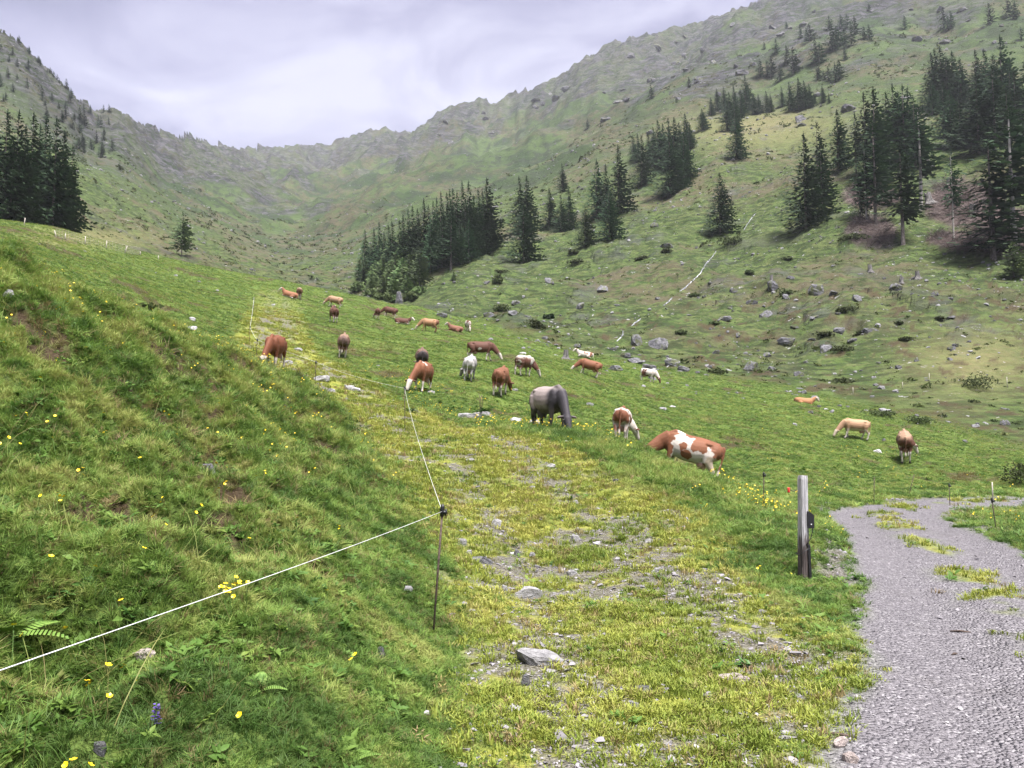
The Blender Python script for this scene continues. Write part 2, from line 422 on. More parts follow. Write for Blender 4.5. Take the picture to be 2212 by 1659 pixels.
def terrain_material():
    m, n, out = mat('alpine_ground')
    geo = n.n('ShaderNodeNewGeometry')
    pos = geo.outputs['Position']
    a1 = n.n('ShaderNodeAttribute', attribute_name='mask_a'); a2 = n.n('ShaderNodeAttribute', attribute_name='mask_b')
    s1 = n.n('ShaderNodeSeparateColor', {0: a1.outputs['Color']}); s2 = n.n('ShaderNodeSeparateColor', {0: a2.outputs['Color']})
    road_, track_, rock_ = s1.outputs[0], s1.outputs[1], s1.outputs[2]; heath_ = a1.outputs['Alpha']
    soil_, cut_, dry_ = s2.outputs[0], s2.outputs[1], s2.outputs[2]; bare_ = a2.outputs['Alpha']
    a3 = n.n('ShaderNodeAttribute', attribute_name='mask_c'); s3 = n.n('ShaderNodeSeparateColor', {0: a3.outputs['Color']})
    lush_, mount_ = s3.outputs[0], s3.outputs[1]
    fine = n.noise(pos, 9, 5, .65); mid = n.noise(pos, 1.1, 5, .6); wide = n.noise(pos, .14, 5, .6); huge = n.noise(pos, .018, 6, .62)
    pale = n.noise(pos, .35, 6, .7)
    g = n.mix(n.step(mid, .36, .64), (.052, .084, .018), (.108, .158, .034))
    g = n.mix(n.math('MULTIPLY', n.step(fine, .42, .7), .45), g, (.030, .048, .011))
    g = n.mix(n.math('MULTIPLY', n.step(wide, .5, .68), .5), g, (.125, .150, .040))
    # rougher pasture across the gully
    h = n.mix(n.step(pale, .40, .60), (.030, .053, .015), (.070, .103, .029))
    h = n.mix(n.math('MULTIPLY', n.step(wide, .45, .62), .55), h, (.072, .086, .032))
    h = n.mix(n.math('MULTIPLY', n.step(mid, .50, .62), .75), h, (.034, .042, .017))
    h = n.mix(n.math('MULTIPLY', n.step(n.noise(pos, .75, 5, .7), .56, .66), .6), h, (.125, .125, .056))
    ter = n.noise(n.n('ShaderNodeMapping', {'Vector': pos, 'Scale': (.32, .9, 1.7)}).outputs[0], .62, 5, .62)
    h = n.mix(n.math('MULTIPLY', n.step(ter, .50, .60), .85), h, (.026, .038, .013))
    h = n.mix(n.math('MULTIPLY', n.step(ter, .42, .34), .5), h, (.098, .118, .042))
    g = n.mix(n.math('MULTIPLY', n.step(n.noise(n.n('ShaderNodeMapping', {'Vector': pos, 'Scale': (.5, .9, 1.7)}).outputs[0], .9, 5, .62), .54, .64), .6), g, (.036, .056, .014))
    mnt = n.mix(n.step(huge, .38, .62), (.027, .046, .017), (.062, .092, .032))
    ter = n.noise(n.n('ShaderNodeMapping', {'Vector': pos, 'Scale': (.32, .9, 1.7)}).outputs[0], .62, 5, .62)
    h = n.mix(n.math('MULTIPLY', n.step(ter, .50, .60), .85), h, (.026, .038, .013))
    h = n.mix(n.math('MULTIPLY', n.step(ter, .42, .34), .5), h, (.098, .118, .042))
    g = n.mix(n.math('MULTIPLY', n.step(n.noise(n.n('ShaderNodeMapping', {'Vector': pos, 'Scale': (.5, .9, 1.7)}).outputs[0], .9, 5, .62), .54, .64), .6), g, (.036, .056, .014))
    mnt = n.mix(n.math('MULTIPLY', n.step(n.noise(pos, .10, 7, .72), .47, .58), .8), mnt, (.028, .036, .024))
    h = n.mix(mount_, h, mnt)
    c = n.mix(lush_, h, g)
    c = n.mix(n.math('MULTIPLY', heath_, n.step(n.noise(pos, .22, 5, .7), .38, .6)), c, (.085, .070, .045))
    c = n.mix(dry_, c, n.mix(n.step(mid, .35, .65), (.150, .145, .062), (.205, .180, .085)))
    ty = n.mix(n.step(n.noise(pos, 2.3, 5, .6), .36, .6), (.105, .140, .024), (.225, .230, .045))
    ty = n.mix(n.math('MULTIPLY', n.step(fine, .5, .72), .6), ty, (.085, .070, .030))
    c = n.mix(track_, c, ty)
    sl = n.mix(fine, (.022, .015, .009), (.085, .060, .035))
    c = n.mix(soil_, c, sl)
    vor = n.n('ShaderNodeTexVoronoi', {'Vector': pos, 'Scale': 42.0, 'Randomness': 1.0})
    vs = n.n('ShaderNodeSeparateColor', {0: vor.outputs['Color']})
    vor2 = n.n('ShaderNodeTexVoronoi', {'Vector': pos, 'Scale': 80.0, 'Randomness': 1.0})
    vs2 = n.n('ShaderNodeSeparateColor', {0: vor2.outputs['Color']})
    gv = n.mix(vs.outputs[0], (.160, .149, .160), (.238, .224, .238))
    gv = n.mix(n.step(vs.outputs[1], .84, .95), gv, (.36, .345, .355))
    gv = n.mix(n.math('MULTIPLY', vs2.outputs[0], .5), gv, (.190, .178, .190))
    gv = n.mix(n.step(n.noise(pos, .9, 5, .6), .55, .75), gv, (.165, .153, .158))
    c = n.mix(n.math('MULTIPLY', bare_, n.step(n.noise(pos, 6, 4, .6), .3, .5)), c, n.mix(vs.outputs[0], (.085, .074, .060), (.25, .232, .215)))
    c = n.mix(road_, c, gv)
    ct = n.mix(n.noise(pos, .5, 5, .7), (.040, .028, .026), (.125, .095, .088))
    c = n.mix(cut_, c, ct)
    w1 = n.n('ShaderNodeMapping', {'Vector': pos, 'Rotation': (.3, .5, .35), 'Scale': (1, 1, 3.0)}).outputs[0]
    rkn = n.noise(w1, .06, 8, .72)
    rc = n.mix(n.step(rkn, .34, .68), (.028, .028, .033), (.135, .132, .145))
    rc = n.mix(n.math('MULTIPLY', n.step(huge, .45, .6), .4), rc, (.115, .135, .065))
    rmask = n.math('MULTIPLY', rock_, n.step(n.noise(w1, .10, 8, .76), .43, .53), True)
    c = n.mix(rmask, c, rc)
    # speckle of stones too far away to be single things
    st = n.step(n.noise(pos, .55, 3, .8), .655, .70)
    st = n.math('MULTIPLY', st, n.math('SUBTRACT', 1.0, lush_))
    c = n.mix(n.math('MULTIPLY', st, .75), c, (.32, .315, .32))
    bsum = n.math('ADD', n.math('MULTIPLY', fine, .12), n.math('MULTIPLY', n.noise(pos, 2.2, 6, .7), .4))
    bfar = n.math('MULTIPLY', n.noise(w1, .09, 9, .75), n.math('ADD', n.math('MULTIPLY', rock_, 9.0), n.math('MULTIPLY', mount_, 5.0)))
    bmid = n.math('MULTIPLY', n.noise(pos, .5, 6, .7), n.math('MULTIPLY', n.math('SUBTRACT', 1.0, lush_), 1.6))
    bgr = n.math('MULTIPLY', n.math('MULTIPLY', vor.outputs['Distance'], -.10), n.math('MAXIMUM', road_, bare_))
    b = n.math('ADD', n.math('ADD', bsum, bfar), n.math('ADD', bmid, bgr))
    finish(n, out, c, .92, .15, b, 1.0, .5)
    return m
MG = terrain_material()

V = np.stack([XX, YY, ZZ], -1).reshape(-1, 3)
idx = np.arange(NU * NL).reshape(NU, NL)
Q = np.stack([idx[:-1, :-1], idx[1:, :-1], idx[1:, 1:], idx[:-1, 1:]], -1)
fy = YY[:-1, :-1]; cls = np.zeros(fy.shape, int)
fs = (far_side[:-1, :-1] > .5)
cls[fs] = 1
cls[fs & (LL[:-1, :-1] > LRg[:-1] - .75) & (fy > 330)] = 2
pxx = PX[:-1, :-1]
cls[(cls == 2) & (pxx < 520)] = 3
cls[(cls == 2) & (pxx < 880) & (pxx >= 520)] = 4
cls[(road[:-1, :-1] > .5) & (fy < 130)] = 5
cls[(track[:-1, :-1] > .25) & (cls == 0)] = 6
MA = np.stack([road_m, np.clip(track + strip, 0, 1), rockm, heath], -1).reshape(-1, 4)
MB = np.stack([soil, cut, dry, bare], -1).reshape(-1, 4)
MC = np.stack([lush, mount, bank, track], -1).reshape(-1, 4)
for k, nm in enumerate(['meadow', 'valley_hillside', 'right_mountain', 'left_mountain', 'back_ridge', 'gravel_road', 'grassy_track']):
    q = Q[cls == k]
    if len(q) == 0: continue
    used, inv = np.unique(q.ravel(), return_inverse=True)
    me = new_mesh(nm, V[used], inv.reshape(-1, 4))
    for an, arr in (('mask_a', MA), ('mask_b', MB), ('mask_c', MC)):
        at = me.attributes.new(an, 'FLOAT_COLOR', 'POINT'); at.data.foreach_set('color', arr[used].astype(np.float32).ravel())
    link(nm, me, MG, kind='structure')
# apron behind and beside the photographer, so that the land does not end at the frame
ax = np.linspace(-60, 60, 41); ay = np.linspace(-60, 0.85, 30)
AX, AY = np.meshgrid(ax, ay, indexing='ij')
az = np.clip((-AX - .5) * .5, 0, 4.2) + (fbm(AX * .6, AY * .6, 3, 3) - .5) * .2 - .12
ai = np.arange(AX.size).reshape(AX.shape)
me = new_mesh('ground', np.stack([AX, AY, az], -1).reshape(-1, 3), np.stack([ai[:-1, :-1], ai[1:, :-1], ai[1:, 1:], ai[:-1, 1:]], -1).reshape(-1, 4))
d_, _, s_ = road_d(AX.ravel(), AY.ravel()); rr = 1 - sstep(1.5, 2, d_)
for an, arr in (('mask_a', np.stack([rr, 0 * rr, 0 * rr, 0 * rr], -1)), ('mask_b', np.zeros((AX.size, 4))), ('mask_c', np.stack([0 * rr + 1, 0 * rr, 0 * rr, 0 * rr], -1))):
    at = me.attributes.new(an, 'FLOAT_COLOR', 'POINT'); at.data.foreach_set('color', arr.astype(np.float32).ravel())
link('ground', me, MG, kind='structure')

# ------------------------------------------------------------------ haze: the damp air of the valley
hb = bmesh.new(); bmesh.ops.create_cube(hb, size=1)
zt = float(max(ZZ.max(), 0)) + 60; zb = float(min(ZZ.min(), az.min())) - 1.0
for vv in hb.verts: vv.co = Vector((vv.co.x * 6400, vv.co.y * 5600 + 600, (zt if vv.co.z > 0 else zb)))
hm = bpy.data.meshes.new('haze'); hb.to_mesh(hm); hb.free()
m, n, out = mat('haze_air')
pv = n.n('ShaderNodeVolumePrincipled', {'Color': (.87, .89, 1.0, 1), 'Density': HAZE, 'Anisotropy': .1})
n.t.links.new(pv.outputs[0], out.inputs['Volume'])
tag(link('haze', hm, m), 'thin pale haze filling the valley air', None, None, 'stuff')
# ------------------------------------------------------------------ trees
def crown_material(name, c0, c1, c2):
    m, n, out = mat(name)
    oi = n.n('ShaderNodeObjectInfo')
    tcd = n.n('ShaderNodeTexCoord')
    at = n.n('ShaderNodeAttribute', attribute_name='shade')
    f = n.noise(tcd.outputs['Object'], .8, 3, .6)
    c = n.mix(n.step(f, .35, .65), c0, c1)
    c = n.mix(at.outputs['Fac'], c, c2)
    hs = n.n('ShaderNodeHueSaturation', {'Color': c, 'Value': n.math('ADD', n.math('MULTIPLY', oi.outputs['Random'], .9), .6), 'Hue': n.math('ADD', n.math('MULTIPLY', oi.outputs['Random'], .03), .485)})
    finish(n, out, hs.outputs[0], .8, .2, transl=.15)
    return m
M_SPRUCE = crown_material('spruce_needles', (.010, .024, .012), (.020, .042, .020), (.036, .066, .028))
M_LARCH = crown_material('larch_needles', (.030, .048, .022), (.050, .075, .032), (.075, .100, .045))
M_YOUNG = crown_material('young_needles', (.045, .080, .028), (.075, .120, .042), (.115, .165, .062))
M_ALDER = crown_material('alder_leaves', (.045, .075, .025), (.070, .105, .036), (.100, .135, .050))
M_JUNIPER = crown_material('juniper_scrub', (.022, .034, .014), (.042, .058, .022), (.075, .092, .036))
m, n, out = mat('bark')
tcd = n.n('ShaderNodeTexCoord')
f = n.noise(n.n('ShaderNodeMapping', {'Vector': tcd.outputs['Object'], 'Scale': (6, 6, .8)}).outputs[0], 2.0, 5, .7)
finish(n, out, n.mix(n.step(f, .35, .65), (.055, .045, .040), (.17, .15, .14)), .9, .1, f, .6, .05)
M_BARK = m
m, n, out = mat('pale_bark')
tcd = n.n('ShaderNodeTexCoord')
f = n.noise(n.n('ShaderNodeMapping', {'Vector': tcd.outputs['Object'], 'Scale': (6, 6, .5)}).outputs[0], 2.0, 5, .7)
finish(n, out, n.mix(n.step(f, .35, .65), (.22, .20, .18), (.46, .43, .40)), .9, .1, f, .5, .05)
M_PALE = m

def spruce(seed, H, R, base=.05, gaps=.0, droop=1.0, step=.55, power=.8, size=1.0):
    """trunk and crown meshes of one spruce; base = bare share of the trunk, gaps = share of missing branches"""
    r = np.random.default_rng(seed)
    V = []; F = []; S = []
    def spray(c, d, side, ln, wd, sh):
        i = len(V)
        V.extend([c - d * ln * .45, c + side * wd, c + d * ln * .6, c - side * wd]); F.append((i, i + 1, i + 2, i + 3)); S.extend([sh] * 4)
    z = H * base
    lop = r.uniform(0, 6.28); lopa = r.uniform(.02, .16)
    while z < H * .985:
        t = z / H
        tt = (t - base) / (1 - base)
        env = R * ((1 - tt) ** power) * min(1.0, .72 + tt * 4)
        nb = int(4 + 5 * (1 - tt) + r.integers(0, 2))
        a0 = r.uniform(0, 6.28)
        for k in range(nb):
            if r.random() < gaps: continue
            az_ = a0 + k * 6.283 / nb + r.normal(0, .25)
            Lb = env * r.uniform(.62, 1.12) * (1 + lopa * math.cos(az_ - lop)) + .06
            sl = (.30 * tt - .42 * (1 - tt)) * droop + r.normal(0, .07)
            hx, hy = math.cos(az_), math.sin(az_)
            tan = np.array([-hy, hx, 0.])
            ns = max(2, int(Lb / (.42 * size)))
            for q in range(ns):
                s = ((q + r.uniform(.1, 1.0)) / ns) ** .62
                zz_ = z + Lb * s * sl + .22 * Lb * s * s + r.normal(0, .12)
                c = np.array([hx * Lb * s, hy * Lb * s, zz_]) + r.normal(0, .10, 3)
                d = np.array([hx, hy, sl + .35 * s - r.uniform(0, .5)]) + tan * r.normal(0, .6); d /= np.linalg.norm(d)
                sd = tan * r.uniform(.4, 1) + np.array([0, 0, -1]) * r.uniform(.25, 1.1); sd -= d * sd.dot(d); sd /= np.linalg.norm(sd)
                w_ = (1 - .45 * s) * size * min(1.0, .34 + 1.5 * (1 - tt))
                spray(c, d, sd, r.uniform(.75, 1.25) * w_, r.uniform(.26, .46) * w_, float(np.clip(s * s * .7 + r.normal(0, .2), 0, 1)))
        z += step * r.uniform(.75, 1.2) * (1 - .35 * t) * (1 if size <= 1 else size)
    # leader
    for q in range(16):
        c = np.array([0, 0, H * (.92 + .006 * q)]); a = r.uniform(0, 6.28)
        spray(c, np.array([math.cos(a) * .4, math.sin(a) * .4, .8]), np.array([-math.sin(a), math.cos(a), 0]), .9 - .035 * q, .13 - .005 * q, .3)
    cm = new_mesh('crown', np.array(V), np.array(F), False)
    at = cm.attributes.new('shade', 'FLOAT', 'POINT'); at.data.foreach_set('value', np.array(S, np.float32))
    tv = []; tf = []
    rb = .0085 * H
    bend = r.normal(0, .012, 2) * H
    lev_ = [0, .02, .15, .4, .7, .97]
    for li, t in enumerate(lev_):
        rad = rb * (1 - t) * (1.35 if li == 0 else 1) + .02
        for k in range(7):
            a = k * 6.283 / 7
            tv.append((rad * math.cos(a) + bend[0] * t * (1 - t), rad * math.sin(a) + bend[1] * t * (1 - t), t * H - (1.0 if li == 0 else 0)))
    for li in range(len(lev_) - 1):
        for k in range(7):
            tf.append((li * 7 + k, li * 7 + (k + 1) % 7, li * 7 + 7 + (k + 1) % 7, li * 7 + 7 + k))
    tm = new_mesh('trunk', tv, tf)
    return tm, cm
PROTO = {}
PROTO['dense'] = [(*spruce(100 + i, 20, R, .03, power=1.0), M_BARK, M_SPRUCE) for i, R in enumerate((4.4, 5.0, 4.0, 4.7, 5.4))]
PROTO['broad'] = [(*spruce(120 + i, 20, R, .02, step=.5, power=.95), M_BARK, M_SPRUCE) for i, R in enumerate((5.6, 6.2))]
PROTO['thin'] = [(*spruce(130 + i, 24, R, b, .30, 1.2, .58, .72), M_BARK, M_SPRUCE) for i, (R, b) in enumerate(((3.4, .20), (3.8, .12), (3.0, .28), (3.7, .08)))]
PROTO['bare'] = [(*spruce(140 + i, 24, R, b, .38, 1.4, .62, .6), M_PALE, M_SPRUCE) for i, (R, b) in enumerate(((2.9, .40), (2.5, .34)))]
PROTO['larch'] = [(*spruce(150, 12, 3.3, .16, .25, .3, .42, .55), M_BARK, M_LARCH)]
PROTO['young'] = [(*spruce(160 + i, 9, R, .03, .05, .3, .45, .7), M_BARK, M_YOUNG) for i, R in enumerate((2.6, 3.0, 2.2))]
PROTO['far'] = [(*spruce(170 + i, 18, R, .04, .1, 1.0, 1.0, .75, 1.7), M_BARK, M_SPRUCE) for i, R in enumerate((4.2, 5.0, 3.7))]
for k_ in PROTO:
    for tm, cm, a, b in PROTO[k_]:
        tm.materials.append(a); cm.materials.append(b)
HREF = dict(dense=20, broad=20, thin=24, bare=24, larch=12, young=9, far=18)
TYPE_NAME = dict(dense='spruce_tree', broad='spruce_tree', thin='spruce_tree', bare='spruce_tree', larch='larch_tree', young='young_spruce_tree', far='spruce_tree')
tree_n = 0
def tree(X, yb, h, kind, label, group, ymin=60.0, wide=1.0):
    """a tree whose foot is seen at (X, yb) and whose height spans h picture units"""
    global tree_n
    tree_n += 1
    p = hit(X, yb, ymin)
    H = h / FOC * p.y
    tm, cm, _, _ = PROTO[kind][int(rng.integers(len(PROTO[kind])))]
    s = H / HREF[kind]
    o = empty(TYPE_NAME[kind], p, rng.uniform(0, 6.28))
    o.scale = (s * wide * 1.5 * rng.uniform(.9, 1.1), s * wide * 1.5 * rng.uniform(.9, 1.1), s)
    tag(o, label, 'tree', group)
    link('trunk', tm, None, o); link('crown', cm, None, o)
    return p, H

# left clump behind the meadow's crest
G1 = 'tall spruces at the left edge'
L1 = 'tall dark spruce in the clump at the left edge behind the meadow crest'
for X, yb, h in [(-60, 480, 250), (-25, 485, 268), (5, 488, 262), (30, 486, 258), (46, 486, 226), (62, 490, 256), (78, 486, 225), (90, 494, 252), (112, 499, 258), (20, 492, 200)]:
    tree(X, yb, h, 'dense', L1, G1, 105, .8)
tree(130, 500, 226, 'dense', 'spruce second from the right end of the left clump, behind the crest fence', G1, 105, .75)
tree(149, 508, 210, 'thin', 'ragged spruce standing last on the right of the left clump', G1, 105, .7)
tree(392, 553, 99, 'larch', 'lone larch standing by itself on the valley floor behind the crest', None, 150, .72)
# wood in the valley
G2 = 'spruces of the wood behind the meadow crest'
L2 = 'dark spruce in the dense wood behind the meadow crest'
back = [(787, 493, 105), (806, 486, 120), (817, 479, 125), (828, 490, 118), (837, 471, 130), (845, 479, 130), (861, 460, 140), (869, 465, 135), (880, 455, 135), (889, 443, 145), (900, 440, 145), (914, 426, 155),
        (924, 440, 140), (934, 433, 148), (942, 430, 145), (951, 416, 158), (964, 398, 170), (970, 405, 160), (977, 397, 165), (986, 400, 160), (997, 393, 165), (1004, 410, 150), (1011, 388, 168), (1022, 410, 140), (1032, 395, 155), (1041, 402, 140)]
for X, yt, h in back:
    tree(X, yt + h, h * rng.uniform(.92, 1.06), 'dense', L2, G2, 160, .74)
tree(1051, 543, 164, 'dense', 'tallest spruce at the right end of the wood behind the crest', G2, 160)
for X, yt, h in [(783, 560, 60), (800, 520, 78), (822, 515, 90), (842, 510, 90), (868, 500, 100), (903, 470, 115), (930, 480, 110), (955, 470, 110), (975, 440, 125), (992, 478, 95), (1012, 470, 95), (1028, 440, 110), (1060, 440, 103), (1014, 425, 125), (1045, 430, 118)]:
    tree(X, yt + h, h, 'dense', L2, G2, 150, .82)
tree(974, 583, 128, 'thin', 'spruce with a bare lower trunk in front of the wood', G2, 150, 1.3)
G3 = 'young light green trees at the foot of the wood'
L3 = 'young light green spruce at the foot of the wood behind the crest'
for X, yb, h in [(775, 605, 45), (790, 610, 50), (803, 612, 42), (812, 615, 55), (826, 618, 62), (838, 620, 55), (852, 622, 75), (868, 626, 70), (884, 628, 80), (846, 600, 90), (822, 596, 70), (868, 600, 80), (878, 640, 50), (800, 630, 40), (826, 636, 44), (848, 640, 44)]:
    tree(X, yb, h, 'young', L3, G3, 140)
tree(906, 622, 90, 'larch', 'feathery larch at the right edge of the young trees below the wood', None, 140, .8)
tree(979, 607, 24, 'young', 'small bushy spruce alone just below the wood', None, 140)
# single trees on the slope
G4 = 'spruces in the open on the hillside'
for X, yb, h, k, lab, wd in [
    (1121, 508, 132, 'dense', 'back left spruce of the triple right of the wood', 1.0), (1137, 505, 130, 'dense', 'back right spruce of the triple right of the wood', 1.0),
    (1131, 569, 134, 'broad', 'broad front spruce of the triple right of the wood', .95),
    (1186, 494, 92, 'dense', 'slim spruce left of the pair with visible trunks', 1.05), (1214, 416, 66, 'dense', 'single rounded spruce standing above the pair with visible trunks', 1.15),
    (1211, 502, 84, 'dense', 'left spruce of the pair with visible trunks', 1.0), (1228, 499, 97, 'dense', 'right spruce of the pair with visible trunks', 1.0),
    (1264, 533, 92, 'broad', 'small dense spruce standing lowest above the grey rock', .85),
    (1289, 472, 134, 'dense', 'left spruce of the close group of four mid-slope', .95), (1308, 470, 122, 'dense', 'spruce half hidden in the middle of the group of four mid-slope', .9),
    (1336, 466, 157, 'dense', 'tallest spruce of the group of four mid-slope', 1.0), (1316, 520, 117, 'broad', 'front spruce of the group of four mid-slope', .9),
    (1367, 347, 57, 'dense', 'leftmost spruce of the long group below the spur', 1.0), (1386, 404, 116, 'dense', 'slim spruce in front of the long group below the spur', .95),
    (1447, 423, 136, 'broad', 'broad front spruce of the long group below the spur', 1.0),
    (1516, 282, 50, 'dense', 'compact spruce alone between the two slope groups', 1.5), (1590, 343, 97, 'broad', 'dark spruce standing lowest of the spur group', .85),
    (1556, 505, 138, 'broad', 'dense spruce alone beside the stream gully with its trunk foot showing', .85),
    (1741, 493, 216, 'dense', 'big dark spruce leading the right hand wood on its left side', 1.0), (1776, 468, 175, 'dense', 'big spruce touching the right side of the leading dark spruce', .95),
    (1811, 369, 139, 'dense', 'spruce standing behind the two leading dark spruces', 1.1), (1768, 440, 188, 'thin', 'ragged spruce with a bare spire behind the two leading dark spruces', .9)]:
    tree(X, yb, h, k, lab, G4, 100, wd)
G5 = 'spruces of the long group below the spur'
for X, yt, yb in [(1377, 284, 350), (1400, 284, 352), (1411, 270, 350), (1421, 254, 355), (1432, 262, 360), (1444, 249, 360), (1457, 248, 362), (1467, 259, 360), (1480, 240, 322), (1489, 262, 322), (1424, 290, 363), (1470, 290, 395), (1478, 280, 400)]:
    tree(X, yb, yb - yt, 'dense', 'spruce in the long close group below the spur', G5, 150)
G6 = 'spruces scattered along the spur'
for X, yt, yb in [(1535, 208, 250), (1548, 188, 240), (1563, 183, 240), (1585, 180, 250), (1575, 195, 262), (1610, 158, 240), (1600, 187, 255), (1570, 213, 283), (1588, 205, 284), (1627, 197, 248), (1638, 200, 247), (1655, 193, 243), (1664, 200, 243),
                  (1688, 183, 232), (1705, 173, 240), (1725, 163, 238), (1737, 170, 236), (1748, 177, 234), (1758, 197, 224), (1776, 183, 223), (1790, 200, 224)]:
    tree(X, yb, yb - yt, 'dense', 'spruce in the row along the spur below the cliffs', G6, 220)
G7 = 'small spruces high on the right mountain'
for X, yt, yb in [(1641, 127, 167), (1665, 120, 168), (1656, 130, 167), (1650, 90, 108), (1675, 83, 118), (1698, 97, 140), (1713, 100, 161), (1683, 140, 177), (1698, 45, 62), (1728, 53, 84), (1748, 50, 90), (1741, 60, 90), (1760, 84, 138), (1770, 90, 138), (1790, 33, 66), (1795, 50, 110),
                  (1806, 55, 105), (1815, 30, 62), (1828, 28, 62), (1845, 33, 76), (1823, 60, 96), (1838, 53, 100), (1865, 55, 86), (1876, 52, 86), (1801, 77, 111), (1823, 97, 131), (1765, 132, 174), (1778, 150, 174), (1788, 143, 176), (1803, 133, 178), (1811, 128, 174), (1405, 183, 215),
                  (1268, 255, 280), (1487, 165, 190), (1876, 7, 24), (1953, 32, 64), (2037, 15, 62), (2053, 22, 63), (2046, 30, 62), (2136, 5, 52), (2176, -7, 40), (2190, -5, 42), (2205, 57, 88)]:
    tree(X, yb, (yb - yt) * 1.05, 'far', 'small hazy spruce among the cliffs high on the right mountain', G7, 250, 1.15)
G8 = 'spruces of the right hand wood'
for X, yt, yb in [(1850, 237, 380), (1871, 190, 385), (1893, 178, 400), (1918, 190, 345), (1933, 172, 345), (1944, 190, 345), (1955, 173, 352), (1966, 180, 352), (1978, 200, 360),
                  (2015, 105, 236), (2023, 97, 238), (2035, 92, 238), (2048, 115, 236), (2060, 102, 232), (2077, 120, 236), (2015, 167, 250), (2040, 170, 300), (2055, 187, 318), (2075, 200, 318), (2098, 187, 318), (2111, 100, 230), (2130, 97, 240), (2115, 150, 330),
                  (2150, 130, 330), (2168, 66, 255), (2185, 133, 256), (2196, 143, 300), (2150, 110, 260), (2135, 190, 330), (2180, 180, 350), (2222, 120, 330), (2240, 160, 380)]:
    tree(X, yb, yb - yt, 'dense' if yb < 320 or int(X) % 3 == 0 else 'thin', 'dark spruce in the back of the right hand wood', G8, 130, 1.0 if yb < 320 else 1.15)
for X, yt, yb, k, lab, wd in [
    (1891, 240, 484, 'thin', 'tall thin spruce at the left of the brush covered clearing', 1.1), (1872, 300, 480, 'bare', 'bare pale trunk with a thin crown left of the clearing', .9),
    (1951, 303, 528, 'thin', 'full spruce branched down to the ground in front of the clearing', 1.5), (1990, 215, 453, 'bare', 'tall spruce with a long bare trunk in the middle of the clearing', 1.3),
    (2060, 312, 515, 'bare', 'thin spruce with a white bare trunk in the clearing', .75), (2145, 290, 556, 'thin', 'big spruce with hanging boughs at the right of the clearing', 1.9),
    (2193, 215, 548, 'bare', 'tall spruce with a grey bare trunk at the right edge', 1.7), (2190, 520, 600, 'young', 'dark bushy young spruce lowest at the right edge', 1.1), (1860, 330, 470, 'thin', 'thin spruce beside the bare pale trunk left of the clearing', .8)]:
    pp, hh_ = tree(X, yb, yb - yt, k, lab, G8, 100, wd)
G9 = 'small spruces on the left mountain'
for i in range(85):
    if i < 50:
        t = rng.random(); X = -10 + 245 * t ** .8
        yt = np.interp(X, [0, 40, 80, 130, 210, 240], [62, 83, 128, 175, 242, 234])
        yb = yt + rng.uniform(4, 165) * (1 - .35 * t)
    elif i < 62:
        X = rng.uniform(165, 240); yb = rng.uniform(255, 330) + (X - 165) * .25
    else:
        X = rng.uniform(30, 160); yb = np.interp(X, [0, 40, 80, 130, 210], [64, 85, 130, 177, 244]) + rng.uniform(1, 6)
    tree(X, yb, rng.uniform(14, 32) if i < 62 else rng.uniform(7, 17), 'far', 'small hazy spruce on the rocky left mountain', G9, 250, 1.0)

# ------------------------------------------------------------------ shrubs
def shrub_mesh(seed, n_, rx, ry, rz, leaf, flat=False):
    r = np.random.default_rng(seed)
    V = []; F = []; S = []
    lobes = [(r.normal(0, .38) * rx, r.normal(0, .38) * ry, abs(r.normal(.3, .2)) * rz, r.uniform(.4, .75)) for _ in range(9)]
    for i in range(n_):
        lx, ly, lz, lr = lobes[int(r.integers(9))]
        d = r.normal(0, 1, 3); d /= np.linalg.norm(d); d[2] = abs(d[2])
        c = np.array([lx, ly, lz * .6]) + d * np.array([rx, ry, rz]) * lr * r.uniform(.5, 1) ** .4
        a = r.normal(0, 1, 3) + d * .6; a /= np.linalg.norm(a)
        b = np.cross(a, r.normal(0, 1, 3)); b /= np.linalg.norm(b)
        s = leaf * r.uniform(.6, 1.4); i0 = len(V)
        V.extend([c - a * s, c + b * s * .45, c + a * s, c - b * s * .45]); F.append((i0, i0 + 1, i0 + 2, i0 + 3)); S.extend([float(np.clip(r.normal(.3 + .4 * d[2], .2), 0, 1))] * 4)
    me = new_mesh('shrub', np.array(V), np.array(F), False)
    at = me.attributes.new('shade', 'FLOAT', 'POINT'); at.data.foreach_set('value', np.array(S, np.float32))
    return me
def shrub(X, y, wpx, hpx, m_, label, name='shrub', cat='shrub', seed=1, group=None, leaf=.13, n_=900, ymin=15):
    p = hit(X, y, ymin)
    wv = wpx / FOC * p.y; hv = hpx / FOC * p.y
    me = shrub_mesh(seed, n_, wv * .5, wv * .42, hv * .75, leaf * max(.6, p.y / 90)); me.materials.append(m_)
    o = link(name, me); o.location = p - Vector((0, 0, hv * .08)); o.rotation_euler = (0, 0, rng.uniform(0, 6))
    return tag(o, label, cat, group)
shrub(2110, 838, 75, 48, M_JUNIPER, 'dark round shrub on the slope beside the right fence stakes', seed=3)
shrub(2195, 1040, 90, 75, M_JUNIPER, 'dark green bush at the right edge above the gravel road', seed=4, leaf=.09, ymin=30)
shrub(1905, 897, 80, 26, M_ALDER, 'low green thicket on the left by the stony gully bank', seed=5, group='thickets along the gully')
shrub(1990, 913, 70, 24, M_ALDER, 'low green thicket on the right by the gully above the fawn cow', seed=6, group='thickets along the gully')
shrub(1073, 610, 34, 34, M_ALDER, 'pale feathery bush above a grey boulder below the wood', seed=7, ymin=130)
shrub(1186, 688, 22, 22, M_SPRUCE, 'tiny dark conifer bush by the rocks of the gully', seed=8, ymin=90)
